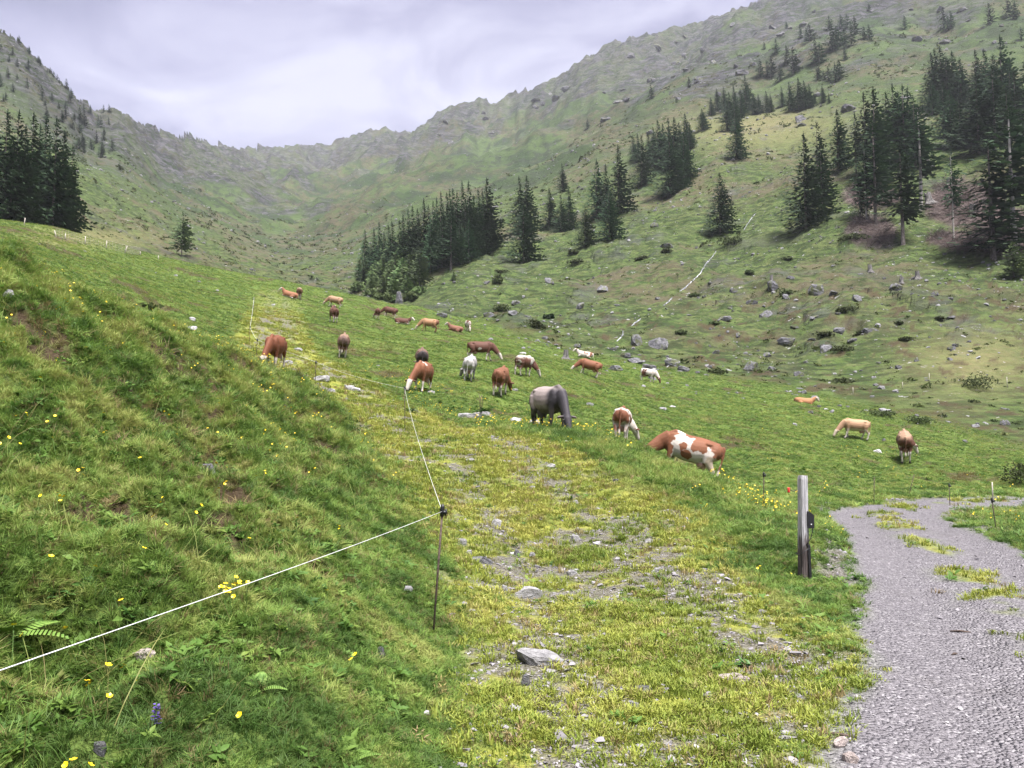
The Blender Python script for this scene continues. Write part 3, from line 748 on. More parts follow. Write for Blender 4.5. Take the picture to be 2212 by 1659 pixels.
shrub(1158, 708, 42, 30, M_JUNIPER, 'dark bush beside the tiny conifer in the gully', seed=9, ymin=90)
shrub(1080, 672, 44, 26, M_JUNIPER, 'dark scrub among the rocks left of the gully', seed=10, ymin=110)
shrub(1583, 528, 60, 30, M_JUNIPER, 'dark sprawling scrub at the foot of the lone gully spruce', seed=11, ymin=130)
shrub(1840, 518, 60, 26, M_JUNIPER, 'dark scrub at the lower left rim of the clearing', seed=12, ymin=130)
for i, (X, y, w_, h_) in enumerate([(1543, 806, 38, 18), (1702, 634, 40, 18), (1826, 674, 38, 16), (1822, 758, 50, 16), (1818, 826, 56, 16), (1785, 724, 40, 12), (1944, 700, 20, 11), (1238, 547, 34, 12), (1245, 568, 36, 10), (1080, 590, 30, 10), (1385, 560, 26, 10), (1440, 545, 30, 12), (1500, 640, 26, 10),
                                    (1700, 560, 22, 9), (1620, 590, 24, 9), (1860, 720, 30, 10), (1960, 735, 36, 12), (1545, 700, 30, 10), (1470, 720, 34, 12), (2030, 690, 24, 9)]):
    shrub(X, y, w_, h_, M_JUNIPER, 'flat dark juniper mat on the far hillside' if i else 'dark leaf mat standing in for the black shaded hole behind the patchy cow', 'juniper_mat', 'shrub', 20 + i, 'juniper mats on the far hillside', .16, 420, 70)  # first mat is added to stand for the darkness of a cave hole
for i, (X, y, w_, h_) in enumerate([(800, 640, 40, 20), (830, 648, 46, 22), (858, 652, 40, 22), (885, 648, 34, 20), (775, 628, 34, 20), (905, 636, 30, 18)]):
    shrub(X, y, w_, h_ * 1.4, M_ALDER, 'light green bush at the foot of the wood behind the crest', 'bush', 'bush', 50 + i, 'light bushes at the foot of the wood', .2, 700, 140)

ORD = 'first second third fourth fifth sixth seventh eighth ninth tenth eleventh twelfth thirteenth fourteenth fifteenth sixteenth seventeenth eighteenth nineteenth twentieth twenty-first twenty-second'.split()
def rank(label, fmt):
    """things of a row are told apart by their order from the left"""
    os_ = [o for o in COL.objects if o.get('label') == label]
    os_.sort(key=lambda o: o.location.x / o.location.y)
    for o, w_ in zip(os_, ORD): o['label'] = fmt % w_
rank(L1, '%s dark spruce from the left in the clump at the left edge')
rank(L3, '%s young light green spruce from the left at the foot of the wood')
rank('spruce in the long close group below the spur', '%s spruce from the left in the long close group below the spur')
rank('spruce in the row along the spur below the cliffs', '%s spruce from the left in the row along the spur below the cliffs')
rank('flat dark juniper mat on the far hillside', '%s flat dark juniper mat from the left on the far hillside')
rank('light green bush at the foot of the wood behind the crest', '%s light green bush from the left at the foot of the wood')
# ------------------------------------------------------------------ rocks
def rock_material(name, lo, hi, moss):
    m, n, out = mat(name)
    tcd = n.n('ShaderNodeTexCoord'); oi = n.n('ShaderNodeObjectInfo'); geo = n.n('ShaderNodeNewGeometry')
    pos = n.vmath('ADD', tcd.outputs['Object'], n.n('ShaderNodeCombineXYZ', {0: n.math('MULTIPLY', oi.outputs['Random'], 40.0)}).outputs[0])
    mp = n.n('ShaderNodeMapping', {'Vector': pos, 'Scale': (1, 1, 3.2), 'Rotation': (.4, .2, 0)}).outputs[0]
    f = n.noise(mp, 2.4, 8, .7); f2 = n.noise(pos, 7, 4, .65)
    c = n.mix(n.step(f, .34, .66), lo, hi)
    c = n.mix(n.math('MULTIPLY', n.step(f2, .58, .68), .6), c, (.34, .335, .34))
    c = n.mix(n.math('MULTIPLY', n.step(n.noise(pos, 1.3, 5, .6), .50, .60), moss), c, (.075, .085, .030))
    hs = n.n('ShaderNodeHueSaturation', {'Color': c, 'Value': n.math('ADD', n.math('MULTIPLY', oi.outputs['Random'], .5), .75)})
    finish(n, out, hs.outputs[0], .85, .25, n.math('ADD', f, n.math('MULTIPLY', f2, .3)), .7, .12)
    return m
M_ROCK = rock_material('grey_schist', (.045, .045, .050), (.165, .162, .175), .8)
M_STONE = rock_material('pale_stone', (.22, .215, .22), (.43, .42, .425), .08)
M_DARKSTONE = rock_material('dark_slate', (.055, .055, .062), (.17, .168, .178), .15)
M_PINK = rock_material('pinkish_stone', (.33, .27, .25), (.52, .45, .42), .05)
def hull_mesh(seed, n_, sx, sy, sz, sink=.3, boxy=.35, cuts=2, rough=.55):
    r = np.random.default_rng(seed)
    bm = bmesh.new()
    for i in range(n_):
        d = r.normal(0, 1, 3); d /= np.linalg.norm(d)
        d = np.sign(d) * np.abs(d) ** (1 - boxy) * r.uniform(.8, 1.0)
        bm.verts.new((d[0] * sx, d[1] * sy, (d[2]) * sz))
    bmesh.ops.convex_hull(bm, input=bm.verts)
    loose = [v_ for v_ in bm.verts if not v_.link_faces]
    bmesh.ops.delete(bm, geom=loose, context='VERTS')
    if cuts: bmesh.ops.subdivide_edges(bm, edges=bm.edges[:], cuts=cuts, fractal=rough, along_normal=.4, seed=seed, use_grid_fill=True)
    sh = Matrix.Shear('XY', 4, (r.normal(0, .3), r.normal(0, .3)))
    bm.transform(sh)
    bmesh.ops.translate(bm, verts=bm.verts, vec=(0, 0, sz * (1 - 2 * sink)))
    me = bpy.data.meshes.new('boulder'); bm.to_mesh(me); bm.free()
    return me
ROCKS = [hull_mesh(200 + i, 22, 1, .8, .62) for i in range(10)]
SLABS = [hull_mesh(220 + i, 18, 1, .7, .28, .36, .35, 2, .35) for i in range(6)]
for me in ROCKS + SLABS: me.materials.append(M_ROCK)
def rock_copy(src, m_):
    me = src.copy(); me.materials.clear(); me.materials.append(m_); return me
STONES = [rock_copy(me, M_STONE) for me in ROCKS[:6] + SLABS]
DARKS = [rock_copy(me, M_DARKSTONE) for me in ROCKS[:5] + SLABS]
PINKS = [rock_copy(me, M_PINK) for me in SLABS[:2]]
def rock(X, y, wpx, hpx, label, src=None, group=None, name='boulder', cat='boulder', ymin=2.0, depth=.8, tilt=.15):
    p = hit(X, y, ymin)
    wv = wpx / FOC * p.y * .5; hv = hpx / FOC * p.y
    src = src or ROCKS
    me = src[int(rng.integers(len(src)))]
    zs = [v_.co.z for v_ in me.vertices]; xs = [abs(v_.co.x) for v_ in me.vertices]
    o = link(name, me)
    o.location = p - Vector((0, 0, .06 * hv))
    o.scale = (wv / max(xs), wv * depth, hv / max(zs))
    o.rotation_euler = (rng.normal(0, tilt), rng.normal(0, tilt), rng.choice([0, math.pi]) + rng.normal(0, .25))
    return tag(o, label, cat, group)
B = [(862, 655, 22, 42, 'tall pointed grey crag at the foot of the wood above the crest'), (1052, 613, 16, 12, 'grey boulder below the pale feathery bush'), (1187, 612, 24, 20, 'angular grey boulder below the triple spruces'),
     (1303, 628, 30, 20, 'broad grey boulder mid-slope under the group of four spruces'), (1114, 656, 24, 12, 'flat grey boulder right of the dark scrub'), (954, 685, 26, 15, 'dark grey boulder just over the meadow crest'),
     (1057, 684, 30, 18, 'square grey block below the dark scrub'), (1107, 678, 24, 14, 'rounded grey boulder left of the gully bush'), (1254, 665, 26, 16, 'grey boulder alone left of the stream'), (1414, 490, 22, 14, 'small boulder on the grass below the long spruce group'),
     (1441, 536, 34, 16, 'dark flat outcrop left of the lone gully spruce'), (1375, 745, 30, 36, 'tall grey boulder leaning left above the patchy calf'), (1424, 752, 46, 34, 'largest grey boulder with sharp top above the patchy calf'), (1352, 772, 34, 16, 'low boulder left of the two large boulders'),
     (1372, 784, 40, 20, 'ridge shaped grey boulder below the two large boulders'), (1402, 800, 36, 22, 'pale rounded boulder right behind the patchy calf'), (1450, 790, 44, 24, 'mossy grey boulder right of the rounded boulder'), (1330, 800, 36, 16, 'dark boulder left of the patchy calf'),
     (1585, 630, 20, 14, 'small grey boulder right of the white stream'), (1668, 625, 34, 30, 'jagged heap of a boulder right of the stream'), (1698, 645, 18, 16, 'grey boulder under a juniper mat'), (1765, 636, 46, 38, 'biggest jagged outcrop in the middle of the far slope'), (1801, 638, 28, 16, 'boulder touching the right side of the jagged outcrop'),
     (1851, 650, 24, 20, 'pale topped boulder right of the jagged outcrop'), (1935, 626, 34, 22, 'low boulder topped by a stump under the clearing'), (2021, 638, 28, 14, 'light grey boulder alone on smooth grass at the right'), (1565, 692, 36, 16, 'flat pair of slabs left on the lower far slope'), (1655, 684, 38, 20, 'ridge backed boulder right of the flat slabs'),
     (1811, 718, 34, 18, 'dark blocky boulder beside a juniper mat'), (1880, 717, 38, 16, 'long low dark boulder on the lower far slope'), (1595, 727, 14, 13, 'white faced small boulder on the lower far slope'), (1698, 744, 46, 26, 'large layered boulder with a grassy top'), (1776, 752, 16, 16, 'small white stone pair alone on the grass'),
     (1621, 800, 36, 34, 'upright grassy topped boulder near the dark hollow'), (1668, 800, 22, 14, 'slanting pale boulder right of the upright boulder'), (1725, 812, 28, 18, 'dark grey boulder near the end of the stones'), (1941, 796, 18, 11, 'flat black and white stone alone at the right'), (1546, 764, 18, 14, 'grey boulder above the dark hollow'),
     (1658, 770, 24, 14, 'rounded grey boulder right above the upright boulder'), (1981, 780, 12, 12, 'small grey boulder above the thin stake'), (1751, 893, 14, 10, 'pale round stone on the near bank above the fawn cow'), (1910, 953, 11, 9, 'small white stone behind the fawn cow'), (2085, 955, 14, 8, 'white stone on the right bank of the gully'),
     (2166, 918, 13, 20, 'left upright pale stone of the pair at the right edge'), (2177, 918, 12, 18, 'right upright pale stone of the pair at the right edge')]
for X, y, w_, h_, lab in B:
    rock(X, y, w_ * .9, h_ * .68, lab, None, 'boulders across the valley', ymin=45)
L_ = 'grey rock half sunk in the far hillside turf'
k = 0
while k < 130:
    X = rng.uniform(900, 2212); y = rng.uniform(420, 850)
    p = hit(X, y, 60)
    if p.y < math.exp(np.interp(p.x / p.y, U, crest_l[:, 0])) * 1.04: continue
    dens = vnoise(np.array(X / 90.), np.array(y / 55.), 3)
    if rng.random() > dens * (1.3 if X < 1850 else .7): continue
    s = rng.lognormal(-.75, .45) * FOC / p.y
    rock(X, y, s * rng.uniform(1, 1.9), s * rng.uniform(.3, .65), L_, SLABS + ROCKS, 'rocks sunk in the far hillside', 'rock', 'rock', 60)
    k += 1
# crags standing out of the mountains
k = 0
while k < 70:
    X = rng.uniform(840, 2200); y = rng.uniform(20, 330)
    if y < np.interp(X, [a for a, b in RIDGE], [b for a, b in RIDGE]) + 22: continue
    p = hit(X, y, 250)
    if p.y < 300 or p.y > 1500: continue
    if rng.random() > float(bil(rockm, p.x / p.y, math.log(p.y), U[0], U[-1], L[0], L[-1])) + .06: continue
    s = rng.uniform(3, 9) * FOC / p.y * (p.y / 900) ** .7
    rock(X, y, s * rng.uniform(1, 2), s * rng.uniform(.35, .8), 'grey crag jutting from the right mountain', ROCKS, 'crags on the right mountain', 'crag', 'rock', 250, .8, .25)
    k += 1
# stones on the near ground
T_ = 'stones on the grassy track'
for X, y, w_, h_, src, lab in [
    (1165, 1428, 120, 26, [STONES[7]], 'broad pale flat slab sunk in the track, nearest large stone'), (1141, 1290, 64, 24, [STONES[8]], 'striped grey slab lying crosswise on the track'), (1134, 1480, 22, 24, DARKS[:2], 'dark square stone block standing on the track'),
    (1091, 1279, 15, 16, STONES[:4], 'small cubic pale stone left of the striped slab'), (1072, 1136, 28, 16, STONES[6:9], 'pale pointed stone lying on the gravel patch'), (1042, 1216, 46, 15, [DARKS[7]], 'dark topped slab at the left edge of the track'), (1022, 1214, 24, 8, STONES[6:9], 'thin pale slab beside the dark topped slab'),
    (1244, 1166, 22, 12, STONES[:4], 'grey stone in the middle of the track'), (999, 1176, 18, 14, STONES[:4], 'two toned pale stone at the left rim of the track'), (1012, 1196, 15, 8, STONES[6:9], 'white oval pebble at the left rim of the track'), (1402, 1172, 18, 9, STONES[6:9], 'pale flat stone on the right wheel line'),
    (1420, 1236, 30, 10, STONES[6:9], 'pale slab low on the right wheel line'), (1234, 1242, 24, 12, STONES[6:9], 'bluish flat stone right of the striped slab'), (1244, 1088, 13, 9, STONES[:4], 'pale triangular stone mid-track'), (1017, 998, 20, 9, STONES[6:9], 'white flat stone far up the left wheel line'),
    (1192, 1009, 20, 8, STONES[6:9], 'brownish flat stone far up the track centre'), (1117, 1200, 14, 14, DARKS[:3], 'dark pointed stone in the gravel patch'), (1150, 1204, 14, 12, STONES[:4], 'pale angular stone in the gravel patch'), (1387, 1492, 44, 12, [DARKS[8]], 'dark flat slab near the bottom of the track'),
    (1368, 1528, 30, 14, [STONES[9]], 'grey wedge stone below the dark flat slab'), (1150, 1056, 12, 7, STONES[:4], 'small white stone up the left wheel line'), (1280, 1150, 10, 6, STONES[:4], 'little grey stone right of the middle stone'), (1330, 1040, 12, 6, DARKS[:3], 'little dark stone on the right half of the track'), (1100, 1000, 14, 6, STONES[:4], 'tiny pale stone high on the track'),
    (880, 1278, 24, 14, [STONES[10]], 'pale sliver of slate in the grass left of the near stake'), (312, 1420, 52, 20, PINKS, 'pinkish stone lying in the bank grass at the lower left'), (447, 1018, 44, 18, [DARKS[9]], 'dark layered slab sticking out of the bank'), (217, 1624, 26, 24, DARKS[:3], 'grey block half buried at the bottom left'),
    (822, 1418, 22, 22, DARKS[:3], 'grey splinter rock in the bank below the rope'), (715, 845, 20, 7, STONES[6:9], 'pale stone on the bank rim below the second stake'), (20, 640, 26, 16, STONES[:4], 'grey stone under the bank overhang at the left edge'), (415, 692, 16, 8, STONES[6:9], 'white stone on the top edge of the bank'),
    (1580, 1470, 74, 16, [PINKS[1]], 'low pinkish slab in the muddy hollow beside the road'), (1815, 1610, 46, 20, PINKS, 'reddish stone at the bottom edge of the road'), (1835, 1645, 36, 22, PINKS, 'reddish block at the very bottom of the road edge'), (1645, 1325, 14, 9, STONES[:4], 'small pale stone in the grass left of the wooden post')]:
    rock(X, y, w_, h_, lab, src, T_ if y > 980 and X > 960 and X < 1500 else None, 'stone', 'stone', 1.6, .75, .06)
k = 0
while k < 46:
    X = rng.uniform(40, 2190); y = rng.uniform(480, 1060)
    p = hit(X, y, 30)
    if p.y > 125 or p.y > math.exp(np.interp(p.x / p.y, U, crest_l[:, 0])): continue
    if road_d(np.array(p.x), np.array(p.y))[0] < 2.4: continue
    s = rng.uniform(.12, .4) * FOC / p.y * (1.1 if p.y > 60 else 1)
    rock(X, y, s * 1.6, s * .55, 'pale stone lying loose in the grazed meadow', STONES, 'loose stones in the meadow', 'stone', 'stone', 30, .8)
    k += 1
# tree stumps on the slope and in the clearing
m, n, out = mat('weathered_wood_grey')
tcd = n.n('ShaderNodeTexCoord')
f = n.noise(n.n('ShaderNodeMapping', {'Vector': tcd.outputs['Object'], 'Scale': (9, 9, 1.0)}).outputs[0], 2.0, 6, .7)
finish(n, out, n.mix(n.step(f, .35, .65), (.055, .052, .050), (.20, .19, .185)), .9, .1, f, .7, .05)
M_STUMP = m
def stump_mesh(seed):
    r = np.random.default_rng(seed); V = []; F = []
    K = 9
    prof = [(-.15, .62), (0, .55), (.12, .40), (.35, .34), (.75, .31), (.85 + .1, .29)]
    ph = r.uniform(0, 6.28, K)
    for z, rad in prof:
        for k in range(K):
            a = k * 6.283 / K
            flare = 1 + (.35 * math.sin(3 * a + ph[0]) if z < .2 else .05 * math.sin(2 * a))
            zz_ = z + (r.uniform(-.16, .12) if z > .8 else 0)
            V.append((rad * flare * math.cos(a), rad * flare * math.sin(a), zz_))
    for li in range(len(prof) - 1):
        for k in range(K): F.append((li * K + k, li * K + (k + 1) % K, li * K + K + (k + 1) % K, li * K + K + k))
    c = len(V); V.append((0, 0, .84))
    me = bpy.data.meshes.new('stump'); me.from_pydata(V, [], F + [((len(prof) - 1) * K + k, (len(prof) - 1) * K + (k + 1) % K, c) for k in range(K)])
    me.materials.append(M_STUMP); return me
STUMPS = [stump_mesh(i) for i in range(3)]
for X, y, h_, lab in [(1880, 588, 17, 'grey tree stump standing alone below the clearing'), (1982, 602, 17, 'dark grey tree stump right below the brush of the clearing'), (1947, 612, 15, 'tree stump behind the low boulder under the clearing'), (1666, 608, 14, 'tree stump above the jagged heap of a boulder'),
                      (2102, 465, 24, 'large pale cut stump in the upper clearing'), (2008, 440, 26, 'tall broken stump in the middle of the clearing'), (2004, 352, 14, 'old stump on the grassy rim above the clearing'), (1873, 480, 14, 'root stump in the left brush of the clearing'), (2050, 400, 16, 'split stump beside the tall broken stump'), (1222, 775, 20, 'dark broken stump beside the lying cow in the gully')]:
    p = hit(X, y, 50)
    o = link('tree_stump', STUMPS[int(rng.integers(3))]); s = h_ / FOC * p.y / .95
    o.location = p; o.scale = (s * .8, s * .8, s); o.rotation_euler = (rng.normal(0, .06), rng.normal(0, .06), rng.uniform(0, 6))
    tag(o, lab, 'stump', 'tree stumps on the far slope')
# ------------------------------------------------------------------ cattle
def tube(path, rad, K=12, ref=(0, 1, 0)):
    """closed tube through points; rad = (sideways, in-plane) radii"""
    P_ = [np.array(p, float) for p in path]; N = len(P_); V = []; F = []
    for i in range(N):
        T = P_[min(i + 1, N - 1)] - P_[max(i - 1, 0)]; T /= np.linalg.norm(T)
        S = np.array(ref, float); S -= T * S.dot(T); S /= np.linalg.norm(S); Nn = np.cross(S, T)
        a, b = rad[i] if isinstance(rad[i], tuple) else (rad[i], rad[i])
        for k in range(K):
            t = k * 2 * math.pi / K
            V.append(P_[i] + S * a * math.cos(t) + Nn * b * math.sin(t))
    for i in range(N - 1):
        for k in range(K):
            F.append((i * K + k, i * K + (k + 1) % K, i * K + K + (k + 1) % K, i * K + K + k))
    F.append(tuple(range(K - 1, -1, -1))); F.append(tuple((N - 1) * K + k for k in range(K)))
    return V, F
def blob(c, r_, K=10):
    c = np.array(c, float)
    ts = [-.98, -.8, -.45, 0, .45, .8, .98]
    path = [c + np.array([0, 0, t * r_[2]]) for t in ts]
    return tube(path, [(r_[1] * math.sqrt(1 - t * t), r_[0] * math.sqrt(1 - t * t)) for t in ts], K)
def cow_body(pose='graze', yaw=0.0, stride=0.0, voxel=.024, udder=1.0, fat=1.0):
    """one continuous body; also returns the landmarks used for the coat. +x is forward"""
    parts_ = []
    lie = pose == 'lie'
    dzb = -.66 if lie else 0.0
    xs = [-.93, -.89, -.80, -.62, -.42, -.15, .15, .42, .62, .78, .90]
    zc = [1.10, 1.10, 1.08, 1.05, 1.02, .96, .95, .97, 1.0, 1.02, 1.02]
    hh = [.10, .19, .26, .315, .36, .405, .41, .385, .35, .29, .18]
    hw = [.10, .18, .255, .285, .31, .37, .38, .335, .27, .20, .12]
    path = [(x, 0, z + dzb + (.03 if lie else 0)) for x, z in zip(xs, zc)]
    parts_.append(tube(path, [(b * fat * (1.12 if lie else 1), a) for a, b in zip(hh, hw)], 18))
    # hip bones and withers give the angular back of a dairy cow
    for s in (-1, 1):
        parts_.append(blob((-.50, s * .19, 1.24 + dzb), (.14, .10, .065)))
        parts_.append(blob((.60, s * .17, 1.02 + dzb), (.20, .11, .30)))
    parts_.append(tube([(-.80, 0, 1.30 + dzb), (-.3, 0, 1.335 + dzb), (.2, 0, 1.31 + dzb), (.62, 0, 1.36 + dzb), (.85, 0, 1.22 + dzb)], [.06, .06, .06, .075, .07]))
    # neck and head
    if pose == 'graze': nk = [(.72, 1.10), (.98, .90), (1.20, .66), (1.34, .50)]; hd = [(1.33, .55), (1.40, .42), (1.48, .28), (1.555, .13), (1.58, .05)]
    elif pose == 'up': nk = [(.72, 1.12), (.95, 1.28), (1.12, 1.42), (1.22, 1.50)]; hd = [(1.18, 1.56), (1.30, 1.50), (1.45, 1.38), (1.60, 1.26), (1.66, 1.21)]
    else: nk = [(.72, .46), (.95, .60), (1.12, .76), (1.20, .84)]; hd = [(1.16, .90), (1.28, .84), (1.42, .72), (1.56, .58), (1.61, .53)]
    def sw(x, z, base=.72):           # swing head and neck sideways
        d = x - base; t = min(1, max(0, d / .5)); a = yaw * t
        return (base + d * math.cos(a), d * math.sin(a), z)
    nkp = [sw(*p) for p in nk]; hdp = [sw(*p) for p in hd]
    dirv = np.array(hdp[-1]) - np.array(hdp[0]); side = np.array([-dirv[1], dirv[0], 0.]);
    if np.linalg.norm(side[:2]) < 1e-6 or np.linalg.norm(dirv[:2]) < .02: side = np.array([-math.sin(yaw), math.cos(yaw), 0])
    side = np.array([-math.sin(yaw), math.cos(yaw), 0.])
    parts_.append(tube(nkp, [(.17, .29), (.135, .24), (.115, .185), (.11, .15)], 14, side))
    parts_.append(tube(hdp, [(.105, .12), (.125, .145), (.095, .115), (.082, .085), (.06, .055)], 12, side))
    poll = np.array(hdp[0]); fw = (np.array(hdp[2]) - poll); fw /= np.linalg.norm(fw)
    up_ = np.cross(fw, side); up_ = up_ if up_.dot([1, 0, 1]) > 0 or True else -up_
    ears = []
    for s in (-1, 1):
        a = poll + side * s * .10 + fw * .05; b = a + side * s * .20 - np.array([0, 0, .05]) - fw * .02
        parts_.append(tube([a, a * .6 + b * .4, a * .25 + b * .75, b], [(.028, .03), (.034, .068), (.032, .06), (.02, .02)], 8, (0, 0, 1) if abs(fw[2]) < .5 else fw)); ears.append(b)
    # legs
    st = stride
    if not lie:
        for s in (-1, 1):
            f = st * s
            parts_.append(tube([(.60, s * .19, .98), (.58, s * .19, .74), (.56 + f * .3, s * .175, .50), (.56 + f * .6, s * .17, .39), (.555 + f * .8, s * .17, .26), (.555 + f, s * .17, .12), (.59 + f, s * .17, .06), (.61 + f, s * .17, .0), (.61 + f, s * .17, -.05)],
                               [(.10, .17), (.085, .12), (.062, .075), (.058, .066), (.042, .046), (.046, .052), (.046, .056), (.055, .068), (.055, .068)], 10))
            g = -st * s * .9
            parts_.append(tube([(-.58, s * .19, 1.08), (-.60, s * .215, .88), (-.58 + g * .2, s * .21, .70), (-.70 + g * .4, s * .19, .55), (-.77 + g * .6, s * .175, .46), (-.735 + g * .8, s * .17, .30), (-.71 + g, s * .17, .12), (-.68 + g, s * .17, .06), (-.655 + g, s * .17, .0), (-.655 + g, s * .17, -.05)],
                               [(.13, .24), (.13, .22), (.10, .155), (.065, .09), (.052, .066), (.044, .050), (.046, .054), (.046, .058), (.056, .068), (.056, .068)], 10))
        if udder > 0:
            parts_.append(blob((-.43, 0, .60), (.20 * udder, .17 * udder, .17 * udder)))
            for s in (-1, 1):
                for q in (-.09, .09): parts_.append(tube([(-.43 + q, s * .08, .52), (-.43 + q, s * .085, .40)], [.032, .022], 8))
        tl = [(-.90, 0, 1.28), (-.965, 0, 1.22), (-.985, .01, 1.0), (-.98, .02, .75), (-.965, .03, .55), (-.965, .03, .40), (-.96, .03, .28)]
        parts_.append(tube(tl, [.05, .042, .033, .030, .036, .05, .02], 8))
    else:
        for s in (-1, 1):
            parts_.append(tube([(.60, s * .20, .30), (.70, s * .24, .14), (.92, s * .22, .08), (.78, s * .20, .06), (.60, s * .2, .05)], [(.1, .13), (.08, .09), .06, .05, .05], 10))
            parts_.append(tube([(-.60, s * .22, .34), (-.40, s * .36, .22), (-.22, s * .40, .12), (-.45, s * .42, .07), (-.62, s * .40, .05)], [(.12, .22), (.11, .16), .08, .055, .05], 10))
        parts_.append(tube([(-.90, 0, .62), (-.98, .05, .5), (-.98, .15, .25), (-.9, .3, .06)], [.05, .035, .03, .04], 8))
    V = []; F = []
    for v_, f_ in parts_:
        o_ = len(V); V.extend(v_); F.extend([tuple(i + o_ for i in t) for t in f_])
    me = bpy.data.meshes.new('cow_body'); me.from_pydata([tuple(v_) for v_ in V], [], F)
    bm = bmesh.new(); bm.from_mesh(me)
    bmesh.ops.recalc_face_normals(bm, faces=bm.faces); bm.to_mesh(me); bm.free()
    ob = bpy.data.objects.new('tmp', me); COL.objects.link(ob)
    md = ob.modifiers.new('r', 'REMESH'); md.mode = 'VOXEL'; md.voxel_size = voxel; md.use_smooth_shade = True
    sm = ob.modifiers.new('s', 'SMOOTH'); sm.factor = .5; sm.iterations = 3 if voxel < .03 else 2
    dg = bpy.context.evaluated_depsgraph_get()
    me2 = bpy.data.meshes.new_from_object(ob.evaluated_get(dg))
    bpy.data.objects.remove(ob); bpy.data.meshes.remove(me)
    me2.name = 'cow'
    return me2, dict(nk=nkp, hd=hdp, side=side, ears=ears, poll=poll, fw=fw)

m, n, out = mat('cow_coat')
at = n.n('ShaderNodeAttribute', attribute_name='coat')
tcd = n.n('ShaderNodeTexCoord')
f = n.noise(n.n('ShaderNodeMapping', {'Vector': tcd.outputs['Object'], 'Scale': (14, 22, 9)}).outputs[0], 2.0, 4, .6)
hs = n.n('ShaderNodeHueSaturation', {'Color': at.outputs['Color'], 'Value': n.math('ADD', n.math('MULTIPLY', f, .5), .75)})
finish(n, out, hs.outputs[0], .7, .3, f, .35, .02)
M_COAT = m
m, n, out = mat('horn'); finish(n, out, (.42, .37, .28), .5, .4); M_HORN = m
m, n, out = mat('cow_eye'); finish(n, out, (.012, .009, .008), .12, .6); M_EYE = m

